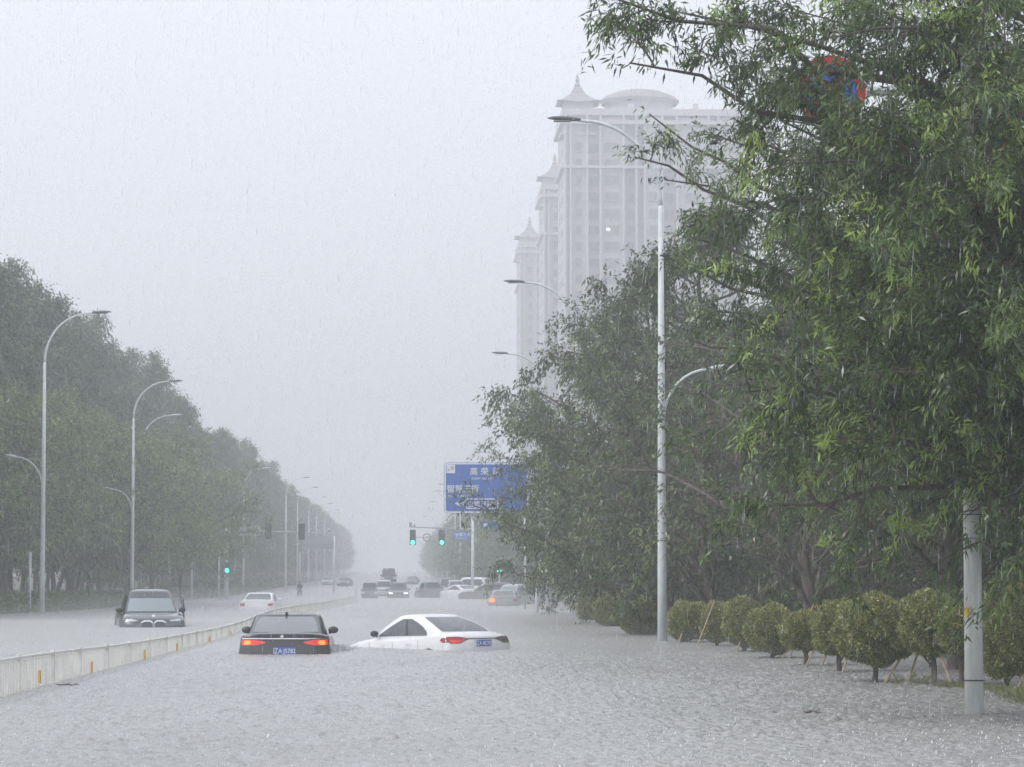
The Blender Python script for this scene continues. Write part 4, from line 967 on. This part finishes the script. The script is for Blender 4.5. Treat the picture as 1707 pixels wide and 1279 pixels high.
# open front door (hinged at its front edge), window frame standing out
def open_door(root):
    hw = SUV['W']/2; piv = Vector((-hw+.0, .78, 0)); a = math.radians(7)
    m = MB(); fr = MB()
    u = Vector((-math.sin(a), -math.cos(a), 0)); nrm = Vector((-math.cos(a), math.sin(a), 0))
    def P(s, z, o): return piv+u*s+nrm*o+Vector((0, 0, z))
    out = [(0, .4), (1.05, .4), (1.1, 1.05), (0, 1.1)]
    for o1, o2 in ((0, .06),):
        V = [P(s, z, o1) for s, z in out]+[P(s, z, o2) for s, z in out]; m.add(V, [(0, 1, 2, 3), (7, 6, 5, 4)]+[(i, (i+1) % 4, 4+(i+1) % 4, 4+i) for i in range(4)])
    d_ = m.build('open_door', M['p_dark'], root); d_['label'] = 'driver door standing open'
    fr.tube([P(.05, 1.08, .0), P(.42, 1.45, -.03), P(.62, 1.58, -.06), P(1.0, 1.6, -.06), P(1.09, 1.04, .0)], .03, 6); fr.build('window_frame', M['p_dark'], d_)
open_door(suv)
car('white_sedan', SEDAN, (at(434, 945, 138).x, 139, wz(138)-.54), math.radians(-3), 'p_white', 'white sedan low in the water beyond the barrier, left of the black sedan', style='a', glass='glass_wet', detail=1, scale=.98)
GC = 'vehicles stopped at the junction'
car('dark_off_roader', SUV, (at(715, 945, 243).x, 243, wz(240)-.35), math.radians(9), 'p_brown', 'boxy dark off-roader seen from behind near the middle of the junction', GC, detail=1)
car('white_sedan', SEDAN, (at(766, 945, 238).x, 240, wz(240)-.28), math.radians(35), 'p_white', 'white sedan at an angle in the junction, right of the boxy off-roader', GC, detail=1, glass='glass_wet')
car('white_pickup', SUV, (at(757, 945, 268).x, 268, wz(260)-.3), math.radians(5), 'p_silver', 'pale SUV directly behind the angled white sedan', GC, detail=1, glass='glass_wet')
car('grey_van', VAN, (at(746, 945, 285).x, 285, wz(285)-.3), math.radians(0), 'p_grey', 'grey van barely visible behind the off-roader and the pale SUV', GC, detail=1)
car('white_van', VAN, (at(786, 945, 275).x, 275, wz(275)-.2), math.radians(60), 'p_white', 'white van cut off behind the angled white sedan at its right', GC, detail=1, glass='glass_wet')
car('dark_suv', SUV, (at(812, 945, 225).x, 225, wz(225)-.4), math.radians(70), 'p_brown', 'dark grey SUV standing crosswise left of the car with the orange light', GC, detail=1)
car('silver_hatchback', SEDAN, (at(842, 945, 163).x, 164, wz(162)-.5), math.radians(-4), 'p_teal', 'silver-grey hatchback with one glowing orange tail light near the leaves', GC, detail=1, style='orange', glass='glass_wet')
car('silver_hatchback', SUV, (at(878, 945, 176).x, 176, wz(176)-.5), math.radians(-40), 'p_silver', 'silver car half hidden behind the yellow sign on the white post', GC, detail=1, glass='glass_pale')
car('silver_suv', SUV, (at(640, 945, 262).x, 262, wz(255)-.25), math.radians(180), 'p_silver', 'silver SUV facing the camera with its lights off, beside the narrow black vehicle', GC, detail=1)
car('grey_van', SUV, (at(664, 945, 240).x, 241, wz(240)-.4), math.radians(180), 'p_grey', 'grey SUV facing the camera with bright headlights', GC, detail=1, head='head_on')
car('dark_van', VAN, (at(648, 945, 290).x, 292, wz(290)+.75), math.radians(180), 'p_dark', 'dark tall vehicle farthest back, its roof above the silver SUV', GC, detail=1)
car('black_microcar', VAN, (at(616, 945, 236).x, 238, wz(240)-.25), math.radians(180), 'p_dark', 'narrow black vehicle at the end of the median barrier', GC, detail=1, scale=.86)
for px, d, t_, c_ in ((548, 400, 'far pale car on the left carriageway, nearly lost in the haze', 'p_silver'), (575, 380, 'far dark car on the left carriageway, nearly lost in the haze', 'p_grey'), (688, 420, 'tiny far dark car right of the bright headlights', 'p_dark')):
    car('distant_car', SEDAN, (at(px, 945, d).x, d, wz(d)-.1), math.radians(175), c_, t_, GC, detail=1)

# ------------------------------------------------------------------ wading person
def person():
    d = 258; p = at(500, 945, d)
    root = empty('person', (p.x, d, wz(d)-.25), label='person in a dark jacket wading across the road left of the barrier', cat='person')
    root.rotation_euler = (0, 0, .5)
    J = {'pelvis': (0, 0, .88, .13), 'waist': (0, .01, 1.05, .12), 'chest': (.0, .03, 1.28, .15), 'neck': (0, .05, 1.46, .055), 'head': (0, .07, 1.58, .09), 'top': (0, .07, 1.68, .07),
         'lh': (-.1, 0, .84, .1), 'lk': (-.12, .16, .48, .065), 'la': (-.12, .04, .08, .045), 'lf': (-.12, .18, .03, .035), 'rh': (.1, 0, .84, .1), 'rk': (.12, -.02, .46, .065), 'ra': (.12, -.24, .12, .045), 'rf': (.12, -.14, .04, .035),
         'ls': (-.19, .03, 1.38, .06), 'le': (-.26, -.06, 1.12, .045), 'lw': (-.24, .08, .92, .032), 'lt': (-.24, .13, .85, .03), 'rs': (.19, .03, 1.38, .06), 're': (.27, .05, 1.12, .045), 'rw': (.24, .24, .98, .032), 'rt': (.23, .31, .96, .03)}
    E = [('pelvis', 'waist'), ('waist', 'chest'), ('chest', 'neck'), ('neck', 'head'), ('head', 'top'), ('pelvis', 'lh'), ('lh', 'lk'), ('lk', 'la'), ('la', 'lf'), ('pelvis', 'rh'), ('rh', 'rk'), ('rk', 'ra'), ('ra', 'rf'),
         ('chest', 'ls'), ('ls', 'le'), ('le', 'lw'), ('lw', 'lt'), ('chest', 'rs'), ('rs', 're'), ('re', 'rw'), ('rw', 'rt')]
    ks = list(J); me = bpy.data.meshes.new('body'); me.from_pydata([J[k][:3] for k in ks], [(ks.index(a), ks.index(b)) for a, b in E], [])
    o = bpy.data.objects.new('body', me); COL.objects.link(o); o.parent = root; me.materials.append(M['skin'])
    sk = o.modifiers.new('skin', 'SKIN')
    for i, k in enumerate(ks): me.skin_vertices[0].data[i].radius = (J[k][3],)*2; me.skin_vertices[0].data[i].use_root = (k == 'pelvis')
    o.modifiers.new('sub', 'SUBSURF').render_levels = 2
    m = MB(); m.tube([(0, 0, .80), (0, 0, .95), (0, .02, 1.15), (0, .03, 1.34), (0, .04, 1.45)], [.2, .185, .19, .205, .09], 14, flat=.72)
    for s in (-1, 1):
        a = 'l' if s < 0 else 'r'; m.tube([J[a+'s'][:3], J[a+'e'][:3], J[a+'w'][:3]], [.085, .068, .05], 10)
    m.build('jacket', M['cloth_dark'], root, smooth=True)
    m = MB()
    for a in 'lr': m.tube([J[a+'h'][:3], J[a+'k'][:3], [J[a+'k'][i]*.5+J[a+'a'][i]*.5 for i in range(3)]], [.125, .09, .075], 10)
    m.build('trousers', M['cloth_dark'], root, smooth=True)
    MB().ell((0, .055, 1.63), (.1, .11, .1), 12, 8).build('hair', M['dark'], root, smooth=True)
person()

# ------------------------------------------------------------------ rain splashes on the water and falling rain
def splashes():
    rng = np.random.default_rng(12); V = []; 
    n = 26000; u = rng.uniform(0, 1, n); y = 21*(80/21)**u; x = rng.uniform(-.17, .245, n)*y
    keep = (x < 9.5); x, y = x[keep], y[keep]; n = len(x); z = np.zeros(n)
    h = rng.gamma(1.6, .005, n)+.004; r = .006+.3*h*rng.uniform(.3, .8, n); a = rng.uniform(0, PI, n)
    wk = at(561, 945, 56); k = 160; x = np.r_[x, wk.x+rng.normal(0, .13, k)]; y = np.r_[y, 57+rng.normal(0, .5, k)]; z = np.r_[z, np.zeros(k)]   # wash beside the black sedan
    h = np.r_[h, rng.uniform(.02, .13, k)]; r = np.r_[r, rng.uniform(.01, .03, k)]; a = np.r_[a, rng.uniform(0, PI, k)]; n += k
    c = np.stack([x, y, z-.004], -1); Q = []
    for da in (0, PI/2):
        dx = np.stack([np.cos(a+da)*r, np.sin(a+da)*r, np.zeros(n)], -1); up = np.stack([rng.normal(0, .2, n)*h, rng.normal(0, .2, n)*h, h], -1)
        Q.append(np.stack([c-dx, c+dx, c+dx*.35+up, c-dx*.35+up], 1))
    V = np.concatenate(Q).reshape(-1, 3)
    m = mat('splash', (.74, .75, .76), .2, spec=.6)
    o = quads_mesh('rain_splashes', V, np.zeros(len(V)//4), m); tag(o, 'small rain splashes all over the flood water', 'splashes', kind='stuff')
def rain():
    rng = np.random.default_rng(13); n = 27000
    d = (rng.uniform(0, 1, n)**.6)*95+11
    px = rng.uniform(-40, 1750, n); py = rng.uniform(-40, 1290, n)
    x = (px-665)/F*d; z = CAMZ+(945-py)/F*d; k = z > .05; d, x, z = d[k], x[k], z[k]; n = len(d)
    l = rng.uniform(.05, .13, n); r = .0014+.00005*d
    tilt = .06; c = np.stack([x, d, z], -1); t = np.stack([np.full(n, tilt), np.zeros(n), np.ones(n)], -1)
    tri = [np.array([math.cos(a), math.sin(a), 0]) for a in (0, 2.09, 4.19)]
    top = c+t*l[:, None]; Q = []
    for i in range(3):
        a, b = tri[i], tri[(i+1) % 3]
        Q.append(np.stack([c, c+t*(.3*l)[:, None]+a*r[:, None], top, c+t*(.3*l)[:, None]+b*r[:, None]], 1))
    m = bpy.data.materials.new('rain_drop'); m.use_nodes = True; tt = m.node_tree; b = tt.nodes['Principled BSDF']; b.inputs['Base Color'].default_value = (.85, .87, .9, 1); b.inputs['Roughness'].default_value = .2
    tr = tt.nodes.new('ShaderNodeBsdfTransparent'); ms = tt.nodes.new('ShaderNodeMixShader'); ms.inputs[0].default_value = .35
    tt.links.new(tr.outputs[0], ms.inputs[1]); tt.links.new(b.outputs[0], ms.inputs[2]); tt.links.new(ms.outputs[0], tt.nodes['Material Output'].inputs[0])
    o = quads_mesh('rain', np.concatenate(Q).reshape(-1, 3), np.zeros(3*n), m); tag(o, 'falling rain drops in the air', 'rain', kind='stuff')
splashes(); rain()
def floating(px, py, w_, label, seed):
    d = CAMZ*F/(py-945); p = at(px, 945, d); r = random.Random(seed)
    m = MB(); pts = [(-w_/2+w_*k/6, r.uniform(-.04, .04), .012+r.uniform(0, .015)) for k in range(7)]; m.tube(pts, [.008, .012, .014, .014, .012, .009, .005], 6)
    for k in (2, 4): q = Vector(pts[k]); m.tube([q, q+Vector((.08, .1*(-1)**k, .03))], [.007, .003], 5)
    o = m.build('floating_twig', M['bark'], smooth=True); o.location = (p.x, d, 0); tag(o, label, 'twig')
floating(116, 1141, .34, 'dark twig floating beside the near end of the median barrier', 1)
floating(1352, 1189, .2, 'small dark twig floating left of the thick grey pole', 2)

# ------------------------------------------------------------------ haze
def haze():
    m = bpy.data.materials.new('haze'); m.use_nodes = True; t = m.node_tree; t.nodes.clear()
    o = t.nodes.new('ShaderNodeOutputMaterial'); v = t.nodes.new('ShaderNodeVolumePrincipled')
    v.inputs['Color'].default_value = (.965, .97, .99, 1); v.inputs['Density'].default_value = .0019; v.inputs['Anisotropy'].default_value = 0.45
    t.links.new(v.outputs[0], o.inputs['Volume'])
    b = MB(); b.box((0, 780, 46.5), (1500, 1680, 99)); ob = b.build('haze', m); tag(ob, 'pale rain haze filling the air', 'haze', kind='stuff')
haze()
def spray():
    m = bpy.data.materials.new('spray'); m.use_nodes = True; t = m.node_tree; t.nodes.clear()
    o = t.nodes.new('ShaderNodeOutputMaterial'); v = t.nodes.new('ShaderNodeVolumePrincipled')
    v.inputs['Color'].default_value = (.98, .98, .99, 1); v.inputs['Density'].default_value = .006; v.inputs['Anisotropy'].default_value = .3
    t.links.new(v.outputs[0], o.inputs['Volume'])
    ob = MB().box((0, 112, -.43), (116, 170, 1.55)).build('spray_mist', m); tag(ob, 'low mist of rain splash hanging over the flood water', 'mist', kind='stuff')
spray()
